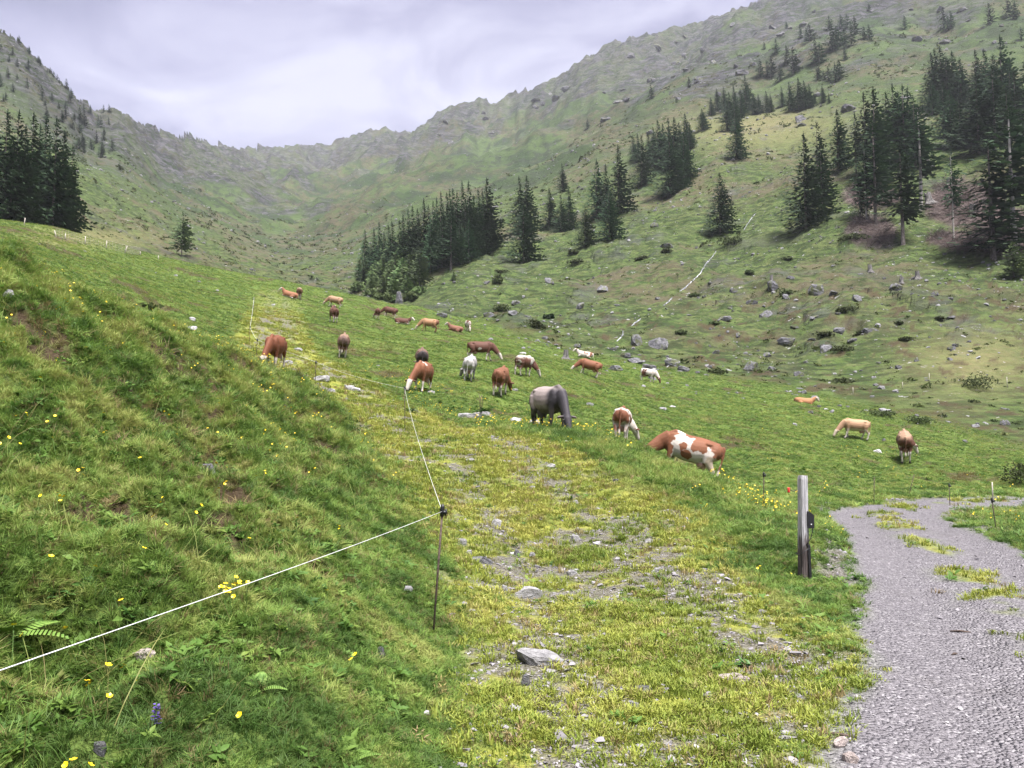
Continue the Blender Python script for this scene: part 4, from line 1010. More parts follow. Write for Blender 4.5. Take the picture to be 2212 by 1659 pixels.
BROWN, DARKB, RED, FAWN, CREAM = (.150, .056, .030), (.095, .040, .026), (.175, .068, .034), (.29, .175, .105), (.38, .31, .24)
WHITE, GREY, DGREY, PINK, HOOF = (.43, .385, .345), (.24, .225, .22), (.036, .033, .037), (.30, .175, .145), (.04, .034, .03)
def noise3(P_, s, seed, oct=3):
    a = fbm(P_[:, 0] * s + seed * 3.1, P_[:, 2] * s + seed, seed, oct); b = fbm(P_[:, 1] * s - seed, P_[:, 2] * s * .9 + 5 + seed, seed + 5, oct); c = fbm(P_[:, 0] * s + 9, P_[:, 1] * s * 1.4 + seed, seed + 9, oct)
    return (a * 1.2 + b * .9 + c * .9) / 3
def paint(me, lm, base, white=.0, seed=1, face='white', legs='white', belly=None, rump=None, saddle=None, top=None, pose='graze', shoulder=None, udder=True, spots=None):
    P_ = np.empty(len(me.vertices) * 3, np.float32); me.vertices.foreach_get('co', P_); P_ = P_.reshape(-1, 3).astype(float)
    N_ = len(P_); C = np.tile(np.array(base, float), (N_, 1))
    def lay(mask, col):
        C[:] = C * (1 - mask[:, None]) + np.array(col) * mask[:, None]
    nz = noise3(P_, 2.2, seed); nf = noise3(P_, 7, seed + 3); nm_ = noise3(P_, 4, seed + 6)
    x, y, z = P_.T
    lie = pose == 'lie'; dz_ = -.66 if lie else 0
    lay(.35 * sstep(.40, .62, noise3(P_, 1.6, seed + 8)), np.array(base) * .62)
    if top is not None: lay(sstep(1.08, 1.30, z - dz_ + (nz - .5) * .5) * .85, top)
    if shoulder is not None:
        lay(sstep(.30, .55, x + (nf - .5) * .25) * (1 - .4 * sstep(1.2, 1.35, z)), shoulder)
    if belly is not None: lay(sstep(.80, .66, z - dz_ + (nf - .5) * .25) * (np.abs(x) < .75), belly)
    if white > 0: lay(sstep(.5 - .0, .515, nz + (white - .5) * .42 + (nf - .5) * .10), WHITE)
    if rump is not None: lay(sstep(-.66, -.80, x + (nf - .5) * .35 + (nz - .5) * .5), rump)
    if spots is not None:
        for sx, sz, sr, sc in spots: lay(sstep(sr * 1.05, sr * .95, np.hypot(x - sx, (z - sz)) + (nf - .5) * .22 + (nm_ - .5) * sr * 2.6), sc)
    if saddle is not None:
        lay(sstep(.16, .10, np.abs(x - saddle[0] - .22 * (1.2 - z)) + (nf - .5) * .25) * sstep(saddle[1], saddle[1] + .06, z + (nf - .5) * .2), WHITE)
    hd = np.array(lm['hd'])
    # legs
    if legs and not lie:
        lim = .50 if legs == 'white' else .3
        lay(sstep(lim + .06, lim - .06, z + (nf - .5) * .35) * (x < .95), WHITE if legs != 'dark' else DGREY)
    if legs == 'white' and lie: lay(sstep(.16, .10, z + (nf - .5) * .1) * (x < 1.0), WHITE)
    if udder and not lie:
        d = np.sqrt(((x + .43) / .22) ** 2 + (y / .18) ** 2 + ((z - .55) / .17) ** 2); lay(sstep(1.05, .95, d), PINK)
    # head: distance along head axis
    ax_ = hd[-1] - hd[0]; ln = np.linalg.norm(ax_); ax_ /= ln
    rel = P_ - hd[0]; t = rel @ ax_ / ln; d = np.linalg.norm(rel - np.outer(rel @ ax_, ax_), axis=1)
    inh = (t > -.05) & (d < .21) & (x > .85)
    inh = inh & ((P_ - np.array(lm['nk'][2])) @ ax_ > -.02)
    if face: lay(inh * sstep(.0, .12, t + (nf - .5) * .2) * 1.0, {'white': WHITE, 'dark': np.array(base) * .6, 'pale': CREAM, 'grey': GREY}[face])
    for e in lm['ears']:
        de = np.linalg.norm(P_ - e, axis=1); lay(sstep(.19, .14, de) * (d > .12), np.array(base) * .55 if face != 'pale' else CREAM)
    lay(inh * sstep(.92, 1.0, t), (.20, .12, .10) if face != 'grey' else (.04, .035, .035))
    if not lie:
        lay(sstep(.075, .045, z) * (x < .95), HOOF)
        lay((x < -.93) * sstep(.60, .50, z) * (np.abs(y) < .12) * (z > .2), WHITE if legs == 'white' and base is not DGREY else np.array(base) * .5)
    at = me.attributes.new('coat', 'FLOAT_COLOR', 'POINT')
    at.data.foreach_set('color', np.c_[np.clip(C, 0, 1), np.ones(N_)].astype(np.float32).ravel())
    me.materials.append(M_COAT)

def horn_mesh(s):
    v_, f_ = tube([(0, 0, 0), (0, s * .07, .02), (.02, s * .12, .07), (.03, s * .13, .13)], [.026, .022, .014, .004], 8, (1, 0, 0))
    me = bpy.data.meshes.new('horn'); me.from_pydata([tuple(a) for a in v_], [], f_)
    me.polygons.foreach_set('use_smooth', [True] * len(me.polygons)); me.materials.append(M_HORN); return me
HORN = {s: horn_mesh(s) for s in (-1, 1)}
v_, f_ = blob((0, 0, 0), (.02, .02, .02), 8)
EYEM = bpy.data.meshes.new('eye'); EYEM.from_pydata([tuple(a) for a in v_], [], f_); EYEM.materials.append(M_EYE)
def cow(X, y, heading, label, coat, pose='graze', yaw=0, stride=.08, h=1.0, vox=.026, horns=False, ymin=18, slope=.75, group='cattle grazing on the alp', udder=1.0, sink=.0, Y=None):
    if Y is None: p = hit(X, y, ymin)
    else:
        u_, _ = ray(X, y); p = Vector((u_ * Y, Y, float(height(u_ * Y, Y))))
    me, lm = cow_body(pose, yaw, stride, vox, udder)
    paint(me, lm, pose=pose, **coat)
    o = link('cow', me)
    nrm = normal(p.x, p.y) if p.y < 30 else normal(p.x, p.y)
    a = math.radians(heading)
    fwd = Vector((math.cos(a), math.sin(a), 0))
    nn = (nrm * slope + Vector((0, 0, 1)) * (1 - slope)).normalized()
    # follow the slope along the body, stay upright across it
    lat = Vector((-fwd.y, fwd.x, 0)); nn = (nn - lat * nn.dot(lat) * .55).normalized()
    f2 = (fwd - nn * fwd.dot(nn)).normalized(); l2 = nn.cross(f2)
    o.matrix_world = Matrix.Translation(p - Vector((0, 0, sink))) @ Matrix((f2, l2, nn)).transposed().to_4x4() @ Matrix.Scale(h, 4)
    tag(o, label, 'cow', group)
    if vox < .03:
        for s in (-1, 1):
            pt_ = lm['poll'] + lm['side'] * s * .118 + lm['fw'] * .17
            e = link('eye', EYEM, None, o); e.location = pt_
            if horns:
                q = link('horn', HORN[s], None, o); q.location = lm['poll'] + lm['side'] * s * .075
                q.rotation_euler = (0, 0, math.atan2(lm['side'][1], lm['side'][0]) - math.pi / 2)
    return o, p
S1 = dict(base=BROWN, legs='white', face='white')
cow(1476, 1036, 160, 'large red and white patched cow grazing on the lip of the track', dict(base=RED, seed=4, white=0, legs='white', face='dark',
    spots=[(-.35, .85, .30, WHITE), (.05, .90, .33, WHITE), (.33, 1.15, .26, WHITE), (.30, .75, .22, WHITE), (-.02, 1.22, .10, WHITE), (.22, 1.0, .11, RED), (-.12, 1.04, .13, RED), (-.33, 1.08, .13, RED), (.08, .75, .12, RED), (-.25, 1.25, .22, RED), (-.75, .62, .22, CREAM)]),
    yaw=.35, vox=.022, Y=23.0, h=.95, slope=.8, stride=.10)
cow(1342, 956, 78, 'red and white patched cow seen from behind between the grey and the largest patched cow', dict(base=BROWN, seed=8, white=.62, legs='white', face='white', rump=BROWN), yaw=-.75, vox=.022, Y=30)
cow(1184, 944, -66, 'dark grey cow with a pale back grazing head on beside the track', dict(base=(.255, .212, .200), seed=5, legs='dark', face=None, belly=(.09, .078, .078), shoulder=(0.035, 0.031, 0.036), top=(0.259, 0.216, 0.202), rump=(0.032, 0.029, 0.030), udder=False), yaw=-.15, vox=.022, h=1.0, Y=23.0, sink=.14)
cow(912, 846, -98, 'red cow with a white saddle streak and white head grazing beside the fence stake', dict(base=RED, seed=3, legs='white', face='white', saddle=(.45, 1.15), rump=(0.173, 0.072, 0.036)), yaw=-.35, vox=.024, ymin=28)
cow(908, 806, 100, 'grey brown cow standing half hidden behind the white headed red cow', dict(base=(0.122, 0.072, 0.054), seed=9, legs='white', face='white', rump=(0.036, 0.029, 0.029)), yaw=.2, vox=.03, ymin=35)
cow(1014, 822, 86, 'grey white cow with a dark tail turned away in the middle of the meadow', dict(base=(0.259, 0.245, 0.241), seed=2, legs=None, face='grey', top=(0.346, 0.331, 0.324), rump=(0.360, 0.346, 0.331), shoulder=(0.122, 0.115, 0.119)), yaw=.95, vox=.026, ymin=38)
cow(1080, 853, 80, 'plain red brown cow turned away below the grey white cow', dict(base=(0.162, 0.068, 0.036), seed=6, legs='white', face='dark'), yaw=-.3, vox=.026, ymin=30)
cow(1038, 778, 4, 'dark red cow with white head grazing side on in the upper meadow', dict(base=DARKB, seed=7, legs='white', face='white', white=.06, spots=[(-.05, .85, .09, WHITE)]), yaw=-.1, vox=.026, horns=True, ymin=45, stride=.16)
cow(1130, 812, 58, 'red and white streaked cow with white spine grazing uphill of the dark grey cow', dict(base=DARKB, seed=12, legs='white', face='white', white=.28, top=WHITE), yaw=-.6, vox=.028, ymin=40)
cow(1270, 812, 168, 'red brown cow with white face among the stones by the gully', dict(base=RED, seed=13, legs='white', face='white'), yaw=.2, vox=.032, ymin=55)
cow(1398, 824, -38, 'small white and red patchy cow pointing downhill near the boulders', dict(base=DARKB, seed=15, legs='white', face='dark', white=.72, shoulder=(0.101, 0.036, 0.022)), yaw=0, vox=.032, h=.95, ymin=55)
cow(1264, 772, 180, 'red and white cow lying down across the gully', dict(base=RED, seed=16, legs='white', face='white', white=.45), 'lie', vox=.035, ymin=80)
cow(1735, 868, 6, 'fawn cow lying mostly hidden behind the stony bank', dict(base=(0.288, 0.137, 0.061), seed=17, legs=None, face='pale'), 'lie', vox=.035, ymin=60, sink=.32)
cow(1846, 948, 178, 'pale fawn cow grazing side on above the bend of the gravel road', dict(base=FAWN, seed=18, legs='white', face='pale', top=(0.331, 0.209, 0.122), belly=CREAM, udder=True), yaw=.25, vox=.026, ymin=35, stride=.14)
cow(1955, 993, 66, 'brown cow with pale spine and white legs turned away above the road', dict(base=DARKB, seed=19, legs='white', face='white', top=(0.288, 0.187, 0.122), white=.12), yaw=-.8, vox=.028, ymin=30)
cow(594, 797, -86, 'plain red brown cow grazing by the fence rope where the track narrows', dict(base=(0.144, 0.048, 0.022), seed=20, legs='white', face='white'), yaw=-.2, vox=.024, ymin=30, stride=.12)
cow(740, 771, 101, 'brown cow with a greyish rump turned away in the middle of the slope', dict(base=(0.122, 0.061, 0.040), seed=21, legs='white', face='dark', rump=(0.115, 0.072, 0.058), top=(0.202, 0.130, 0.086)), yaw=.1, vox=.028, ymin=38)
cow(720, 697, 116, 'dark red cow walking away with its head raised', dict(base=DARKB, seed=22, legs='white', face='white'), 'up', yaw=-.5, vox=.03, ymin=55)
cow(722, 664, 170, 'pale fawn cow just showing its back behind the head raised cow', dict(base=FAWN, seed=23, legs='white', face='pale'), vox=.035, ymin=60)
cow(645, 646, 102, 'brown cow with pale rump grazing highest on the track', dict(base=(0.144, 0.072, 0.043), seed=24, legs='white', face='white', top=(0.274, 0.194, 0.137)), vox=.035, ymin=65)
cow(626, 643, 168, 'red fawn cow lying beside the highest cow on the track', dict(base=(0.216, 0.094, 0.047), seed=25, legs='white', face='white'), 'lie', vox=.035, ymin=65)
cow(815, 690, 100, 'red cow grazing by the row of white stones', dict(base=DARKB, seed=26, legs='white', face='white'), yaw=.7, vox=.035, ymin=70)
cow(841, 686, 172, 'dark red cow farthest along the crest beyond the white stones', dict(base=DARKB, seed=27, legs='white', face='white', white=.1), vox=.035, ymin=75)
cow(868, 700, -10, 'brown and white cow lying below the crest', dict(base=DARKB, seed=28, legs='white', face='white', white=.35), 'lie', vox=.035, ymin=70)
cow(927, 716, 172, 'pale fawn cow grazing side on below the crest', dict(base=(0.288, 0.158, 0.083), seed=29, legs=None, face='pale', rump=(0.144, 0.065, 0.036)), vox=.032, ymin=65, stride=.12)
cow(984, 716, 160, 'reddish cow lying behind the stony ridge', dict(base=(0.173, 0.079, 0.050), seed=30, legs=None, face='white'), 'lie', vox=.035, ymin=70)
cow(1010, 715, -75, 'brown and white cow standing by the gully end of the stony ridge', dict(base=DARKB, seed=31, legs='white', face='white', white=.5), vox=.035, ymin=70)
# ------------------------------------------------------------------ fences
def simple(name, color, rough=.6, spec=.4, noise_s=None, c2=None):
    m, n, out = mat(name)
    if noise_s:
        tcd = n.n('ShaderNodeTexCoord'); f = n.noise(tcd.outputs['Object'], noise_s, 5, .65)
        finish(n, out, n.mix(n.step(f, .35, .65), color, c2), rough, spec, f, .3, .01)
    else: finish(n, out, color, rough, spec)
    return m
M_RUST = simple('rusty_steel', (.045, .032, .027), .8, .3, 30, (.105, .075, .060))
M_BLACK = simple('black_plastic', (.010, .010, .012), .42, .5)
M_ROPE = simple('white_cord', (.78, .78, .76), .6, .3, 160, (.55, .56, .56))
M_RED = simple('red_plastic', (.55, .03, .025), .4, .5)
M_WPOST = simple('pale_stake', (.42, .39, .33), .85, .15, 20, (.26, .24, .21))
m, n, out = mat('weathered_post_wood')
tcd = n.n('ShaderNodeTexCoord')
sp_ = n.n('ShaderNodeSeparateXYZ', {0: tcd.outputs['Object']})
f = n.noise(n.n('ShaderNodeMapping', {'Vector': tcd.outputs['Object'], 'Scale': (34, 34, 1.7)}).outputs[0], 1.6, 6, .7, .6)
f2 = n.noise(n.n('ShaderNodeMapping', {'Vector': tcd.outputs['Object'], 'Scale': (10, 10, 1.6)}).outputs[0], 1.3, 4, .6)
c = n.mix(n.step(f, .36, .62), (.20, .195, .20), (.44, .43, .445))
wet = n.step(n.math('ADD', n.math('MULTIPLY', f2, 1.0), n.math('MULTIPLY', sp_.outputs[2], -.92)), -.06, .10)
c = n.mix(n.math('MULTIPLY', wet, .93), c, n.mix(n.step(f, .4, .62), (.022, .016, .015), (.075, .055, .050)))
finish(n, out, c, .9, .15, f, .9, .012)
M_POST = m
def py_mesh(name, V, F, m_, smooth=False):
    me = bpy.data.meshes.new(name); me.from_pydata([tuple(map(float, a)) for a in V], [], F); me.materials.append(m_)
    if smooth: me.polygons.foreach_set('use_smooth', [True] * len(me.polygons))
    return me
def tubes(list_, K=6):
    V = []; F = []
    for path, rad in list_:
        ref = (0, 1, 0) if abs(np.array(path[-1], float)[1] - path[0][1]) < .8 * np.linalg.norm(np.array(path[-1], float) - np.array(path[0], float)) else (1, 0, 0)
        v_, f_ = tube(path, rad if isinstance(rad, list) else [rad] * len(path), K, ref)
        o_ = len(V); V += v_; F += [tuple(i + o_ for i in t) for t in f_]
    return V, F
def box(x0, x1, y0, y1, z0, z1):
    V = [(x, y, z) for z in (z0, z1) for x, y in ((x0, y0), (x1, y0), (x1, y1), (x0, y1))]
    return V, [(3, 2, 1, 0), (4, 5, 6, 7), (0, 1, 5, 4), (1, 2, 6, 5), (2, 3, 7, 6), (3, 0, 4, 7)]
GS = 'electric fence stakes along the track'
def stake(X, yb, h, lab, lean=(0, 0), m_=None, rad=.008, ymin=3, insul=True, group=GS, clip_z=None, Y=None, top_h=None):
    if Y is None: p = hit(X, yb, ymin)
    else:
        u_, _ = ray(X, yb); p = Vector((u_ * Y, Y, float(height(u_ * Y, Y))))
    H = h / FOC * p.y if top_h is None else top_h
    o = empty('fence_stake', p); tag(o, lab, 'fence stake', group)
    V, F = tubes([([(0, 0, -.25), (0, 0, H * .5), (0, 0, H)], [rad * .9, rad, rad])], 8)
    link('rod', py_mesh('rod', V, F, m_ or M_RUST, True), None, o)
    o.rotation_euler = (lean[1], lean[0], 0)
    if insul:
        b = max(1.0, rad / .009)
        V, F = tubes([([(0, 0, H - .085 * b), (0, 0, H - .08 * b), (0, 0, H - .01 * b), (0, 0, H + .012 * b)], [.012 * b, .018 * b, .017 * b, .012 * b]),
                      ([(0, 0, H - .05 * b), (.02 * b, -.012 * b, H - .05 * b), (.034 * b, -.016 * b, H - .048 * b)], [.014 * b, .016 * b, .010 * b]),
                      ([(.026 * b, -.014 * b, H - .075 * b), (.034 * b, -.016 * b, H - .05 * b), (.028 * b, -.014 * b, H - .02 * b)], [.007 * b, .009 * b, .007 * b]),
                      ([(-.004, 0, H - .035 * b), (-.02 * b, .004, H - .03 * b)], [.012 * b, .010 * b])], 10)
        link('insulator', py_mesh('insulator', V, F, M_BLACK, True), None, o)
    bpy.context.view_layer.update()
    M3 = o.rotation_euler.to_matrix()
    return p + M3 @ Vector((0, 0, H - .045)), p, H
tops = []
t0, p0, H0 = stake(936, 1368, 268, 'nearest rusty stake with a black insulator where the white rope turns', (.068, .0), rad=.0088)
tops.append(t0)
for X, yb, h, lab, rad in [(875, 935, 100, 'second rusty stake along the track above the bank', .009), (681, 831, 52, 'third stake where the rope nears the red brown cow', .012), (553, 795, 42, 'stake half sunk behind the bank edge left of the red brown cow', .012), (539, 740, 36, 'stake leaning a little above the bank beside the narrow track', .013)]:
    if X == 553: t, p_, H_ = stake(X, yb, h, lab, (0.03, 0), rad=rad, ymin=25, Y=34.5, top_h=.95)
    else: t, p_, H_ = stake(X, yb, h, lab, (-.02 if X == 875 else 0.01, 0), rad=rad, ymin=12 if X > 800 else 28)
    tops.append(t)
t, p_, H_ = stake(548, 672, 32, 'farthest thin stake at the top of the rope', (0, 0), rad=.014, ymin=50, insul=False); tops.append(t)
# rope: comes in over the photographer's left, runs from stake to stake
uu, ee = ray(-40, 1462)
start = Vector((uu * 1.95, 1.95, EYE + ee * 1.95))
beyond = start + (start - tops[0]) * .5
rp = [beyond, start] + tops
V = []; F = []
for a, b in zip(rp[:-1], rp[1:]):
    ln = (b - a).length; path = []; nseg = 10
    for i in range(nseg + 1):
        t = i / nseg; q = a.lerp(b, t); q.z -= 4 * t * (1 - t) * (.004 * ln if ln < 8 else .012 * ln) * .7
        path.append(np.array(q))
    far_ = max(1, ((a.y + b.y) / 2) / 13)
    ref = (0, 0, 1)
    v_, f_ = tube(path, [.0017 * max(1, p[1] / 14) for p in path], 6, ref); o_ = len(V); V += v_; F += [tuple(i + o_ for i in t) for t in f_]
tag(link('fence_rope', py_mesh('fence_rope', V, F, M_ROPE, True)), 'white electric fence rope running from the lower left past the stakes up the track', 'fence rope')
# stakes around the road
GR = 'thin stakes near the gravel road'
for X, yb, h, lab, ln_, m_, ins in [(1650, 1098, 76, 'thin black stake in the flowers left of the wooden post', (.02, 0), None, True), (1726, 1120, 80, 'thin stake just behind the wooden post', (.0, 0), None, False),
                              (1888, 1090, 58, 'thin stake beyond the road by a white stone', (.04, 0), None, False), (1962, 1075, 52, 'leaning thin stake on the meadow beyond the road', (.28, 0), None, False),
                              (2052, 1092, 46, 'thin stake on the inner edge of the road bend', (0, 0), None, True), (2152, 1145, 68, 'black topped stake on the grass island inside the bend', (-.1, 0), None, True), (2145, 1084, 42, 'pale stake at the far edge of the road', (0, 0), M_WPOST, False)]:
    stake(X, yb, h, lab, ln_, m_, rad=.009 if m_ is None else .016, ymin=8, insul=ins, group=GR)
GF = 'stakes of the far fence across the gully'
for X, yb, h, lab in [(1813, 990, 24, 'pale stake in line with the fawn cow across the gully'), (2008, 828, 22, 'white topped stake on the far slope near the round shrub'), (2176, 838, 24, 'grey stake right of the round shrub'), (1843, 852, 16, 'faint stake in the hollow below the juniper mats'), (1950, 840, 15, 'faint grey stake on the smooth grass left of the white topped stake'), (2214, 832, 20, 'grey stake at the very right edge of the slope')][1:]:
    stake(X, yb, h, lab, (0, 0), M_WPOST, rad=.035, ymin=55, insul=False, group=GF)
# fence on the crest: pale stakes and a wire net
GC = 'pale stakes of the crest fence'
cr_ = []
for X, yb, h, lean, lab in [(52, 487, 17, .1, 'first pale stake of the crest fence below the left clump'), (121, 512, 15, -.25, 'leaning pale stake of the crest fence by the last spruce of the clump'), (141, 517, 13, 0, 'thin stake of the crest fence just right of the leaning one'), (184, 527, 17, 0, 'stake of the crest fence between the clump and the white tipped stakes'), (229, 537, 17, .08, 'yellowish stake in the middle of the crest fence'),
                            (270, 547, 17, .25, 'white leaning stake of the crest fence'), (303, 551, 8, 0, 'short stake near the end of the crest fence'), (342, 560, 8, 0, 'small white stake ending the crest fence')]:
    t, p_, H_ = stake(X, yb, h, lab, (lean, 0), M_WPOST, rad=.05 if h > 10 else .06, ymin=70, insul=False, group=GC); cr_.append((p_, H_))
L1_ = []
for (pa, ha), (pb, hb_) in zip(cr_[1:-2], cr_[2:-1]):
    for k in range(6):
        z = .05 + k * .17
        L1_.append(([tuple(pa + Vector((0, 0, z))), tuple(pb + Vector((0, 0, z)))], .009))
    nv = int((pb - pa).length / .3)
    for k in range(nv):
        q = pa.lerp(pb, k / nv); L1_.append(([tuple(q), tuple(q + Vector((0, 0, .92)))], .007))
V, F = tubes(L1_, 4)
tag(link('wire_net', py_mesh('wire_net', V, F, M_WPOST)), 'pale wire net strung between the stakes of the crest fence', 'fence net')

# ------------------------------------------------------------------ wooden post with its box
pw = hit(1736, 1250, 3)
HP = 218 / FOC * pw.y
wpost = empty('wooden_post', pw, .32); tag(wpost, 'weathered square wooden post standing in the grass left of the gravel road', 'post')
hw_ = .5 * 21.5 / FOC * pw.y
bm = bmesh.new()
lv = [(-.3, 1.12), (0, 1.10), (HP * .35, 1.06), (HP * .7, 1.0), (HP * .965, .98), (HP, .86)]
for z, s in lv:
    for a in range(4):
        for ch in (-.16, .16):
            ang = a * math.pi / 2 + ch * .0
    ring = []
r8 = []
for z, s in lv:
    hwz = hw_ * s * .80; cxy = hwz * .72
    r8.append([bm.verts.new((sx * a_ + rng.normal(0, .0012), sy * b_ + rng.normal(0, .0012), z + (rng.normal(0, .004) if z > .9 * HP else 0))) for sx, sy, a_, b_ in ((1, 1, hwz, cxy), (1, 1, cxy, hwz), (-1, 1, cxy, hwz), (-1, 1, hwz, cxy), (-1, -1, hwz, cxy), (-1, -1, cxy, hwz), (1, -1, cxy, hwz), (1, -1, hwz, cxy))])
for a, b in zip(r8[:-1], r8[1:]):
    for k in range(8): bm.faces.new((a[k], a[(k + 1) % 8], b[(k + 1) % 8], b[k]))
bm.faces.new(r8[-1]); bm.faces.new(r8[0][::-1])
bmesh.ops.recalc_face_normals(bm, faces=bm.faces)
me = bpy.data.meshes.new('shaft'); bm.to_mesh(me); bm.free(); me.materials.append(M_POST)
link('shaft', me, None, wpost)
wpost.rotation_euler = (0, math.radians(1.2), .32)
bpy.context.view_layer.update()
Mw = wpost.matrix_world
S_ = HP / 218.0                                     # metres per picture unit at the post
# battery box on its right side
bx = empty('energiser_box', Vector((pw.x + 8 * S_, pw.y - .01, pw.z + 122 * S_))); tag(bx, 'black plastic fence box screwed to the right side of the wooden post', 'box')
V = []; F = []
outl = [(0, -.095), (.062, -.095), (.066, -.09), (.066, .045), (.058, .06), (.012, .095), (0, .095)]
for yy in (-.05, .05): V += [(x * 1.0, yy, z) for x, z in outl]
K = len(outl); F = [(i, (i + 1) % K, K + (i + 1) % K, K + i) for i in range(K)] + [tuple(range(K - 1, -1, -1)), tuple(K + i for i in range(K))]
link('housing', py_mesh('housing', V, F, M_BLACK), None, bx)
v_, f_ = tubes([([(.032, -.0505, -.05), (.032, -.056, -.05)], [.007, .006])], 10); link('screw', py_mesh('screw', v_, f_, M_ROPE), None, bx)
bx.scale = (S_ / .0051 * .95,) * 3
bx.location = Vector((pw.x + 8.5 * S_, pw.y - .02, pw.z + 125 * S_))
def cable(name, pts, r_, m_, label, cat):
    V, F = tubes([([tuple(p) for p in pts], r_)], 8)
    return tag(link(name, py_mesh(name, V, F, m_, True)), label, cat)
q = lambda dx, dz, dy=0: pw + Vector((dx * S_, -.05 + dy, dz * S_))
cable('cable', [q(20, 108, .02), q(19, 98, .02), q(14, 86), q(8, 78), q(4, 72)], .005, M_BLACK, 'short black cable hanging from the fence box', 'cable')
cable('cable', [q(10, 66, -.03), q(4, 66, -.06), q(-8, 58, -.075), q(-14, 53, -.06), q(-15, 52, .05), q(0, 56, .12), q(10, 62, .08)], .0045, M_BLACK, 'thin black cable tied round the middle of the wooden post', 'cable')
v_, f_ = box(-.014, .014, -.02, .02, -.08, 72 * S_)
bt = link('black_batten', py_mesh('black_batten', v_, f_, M_BLACK)); bt.location = q(10.5, 0, .01); bt.rotation_euler = (0, -.02, .1); tag(bt, 'black plastic strip standing against the right side of the wooden post', 'batten')
V, F = tubes([([(0, 0, 0), (-.05, 0, -.012), (-.075, 0, .002)], .0045)], 8)
ins_ = empty('ring_insulator', q(-9, 187, .04)); tag(ins_, 'small red insulator on a wire hook left of the wooden post top', 'insulator')
link('hook', py_mesh('hook', V, F, M_RUST, True), None, ins_)
V, F = tubes([([(-.10, 0, -.028), (-.10, 0, -.02), (-.10, 0, .0), (-.10, 0, .022), (-.10, 0, .03)], [.011, .017, .012, .017, .011])], 12)
link('spool', py_mesh('spool', V, F, M_RED, True), None, ins_)
for X, y, ln_, an, lab in [(2075, 1366, .16, -.3, 'dark twig lying on the gravel road'), (2062, 1415, .06, .4, 'short dark twig below the first on the gravel road'), (1810, 1590, .14, -.25, 'reddish brown stick at the left rim of the road'), (1295, 1252, .25, -.1, 'thin brown stick across the middle of the track'), (1350, 1225, .15, .8, 'pale stick lying by the right wheel line')]:
    p = hit(X, y, 2); V, F = tubes([([(-ln_ * .5, 0, .005), (0, .02 * ln_, .012), (ln_ * .5, -.03 * ln_, .008)], [.006, .009, .004])], 6)
    o = link('twig', py_mesh('twig', V, F, M_RUST, True)); o.location = p; o.rotation_euler = (0, 0, an); tag(o, lab, 'twig')
# ------------------------------------------------------------------ little stream on the far slope
m, n, out = mat('white_water')
geo = n.n('ShaderNodeNewGeometry'); f = n.noise(geo.outputs['Position'], 1.4, 5, .7)
finish(n, out, n.mix(n.step(f, .4, .6), (.08, .083, .088), (.30, .31, .33)), .25, .5, f, .5, .1)
M_WATER = m
def stream(pts, w_, nm):
    V = []; F = []
    pp = []
    for (x0, y0), (x1, y1) in zip(pts[:-1], pts[1:]):
        for k in range(8): pp.append((x0 + (x1 - x0) * k / 8 + rng.normal(0, .5), y0 + (y1 - y0) * k / 8))
    for i, (X, y) in enumerate(pp):
        p = hit(X, y, 70); ww = w_ * rng.uniform(.4, 1.2) * (1 if i not in (0, len(pp) - 1) else .2)
        for s, up__ in ((-1, .05), (0, .22), (1, .05)):
            xx = p.x + s * ww * .5; V.append((xx, p.y, float(height(xx, p.y)) + up__))
    for i in range(len(pp) - 1):
        for k in (0, 1): F.append((i * 3 + k, i * 3 + k + 1, i * 3 + 4 + k, i * 3 + 3 + k))
    o = link(nm, py_mesh(nm, V, F, M_WATER, True), kind='structure')
stream([(1547, 542), (1538, 556), (1524, 572), (1512, 592), (1500, 604), (1480, 622), (1466, 632)], .30, 'stream')
stream([(1452, 644), (1440, 656), (1432, 662)], .3, 'stream')
stream([(1384, 690), (1370, 700), (1364, 706)], .25, 'stream')
stream([(1632, 462), (1624, 470), (1612, 488), (1606, 500)], .3, 'stream')
stream([(1346, 716), (1344, 728), (1330, 740)], .25, 'stream')
# ------------------------------------------------------------------ grass, herbs, flowers, gravel: scattered stuff
def blades_mesh(seed, n_, h, spread, wd, curl=.5, jit=.35, segs=2):
    r = np.random.default_rng(seed); V = []; F = []
    for i in range(n_):
        a = r.uniform(0, 6.28); rr_ = spread * math.sqrt(r.random())
        bx_, by_ = rr_ * math.cos(a), rr_ * math.sin(a)
        az_ = a + r.normal(0, 1.0); H = h * r.uniform(1 - jit, 1 + jit) ; lean = abs(r.normal(curl, .3)) + .1
        dx, dy = math.cos(az_), math.sin(az_); w_ = wd * r.uniform(.7, 1.3)
        sx, sy = -dy * w_, dx * w_
        o_ = len(V)
        V.append((bx_ - sx, by_ - sy, -.02)); V.append((bx_ + sx, by_ + sy, -.02))
        for s in range(1, segs):
            t = s / segs
            V.append((bx_ + dx * H * lean * t * t - sx * .85, by_ + dy * H * lean * t * t - sy * .85, H * t * (1 - .25 * lean * t))); V.append((bx_ + dx * H * lean * t * t + sx * .85, by_ + dy * H * lean * t * t + sy * .85, H * t * (1 - .25 * lean * t)))
        V.append((bx_ + dx * H * lean, by_ + dy * H * lean, H * (1 - .3 * min(lean, 1.6))))
        for s in range(segs - 1): F.append((o_ + 2 * s, o_ + 2 * s + 1, o_ + 2 * s + 3, o_ + 2 * s + 2))
        F.append((o_ + 2 * segs - 2, o_ + 2 * segs - 1, o_ + 2 * segs))
    me = bpy.data.meshes.new('tuft'); me.from_pydata(V, [], F); return me
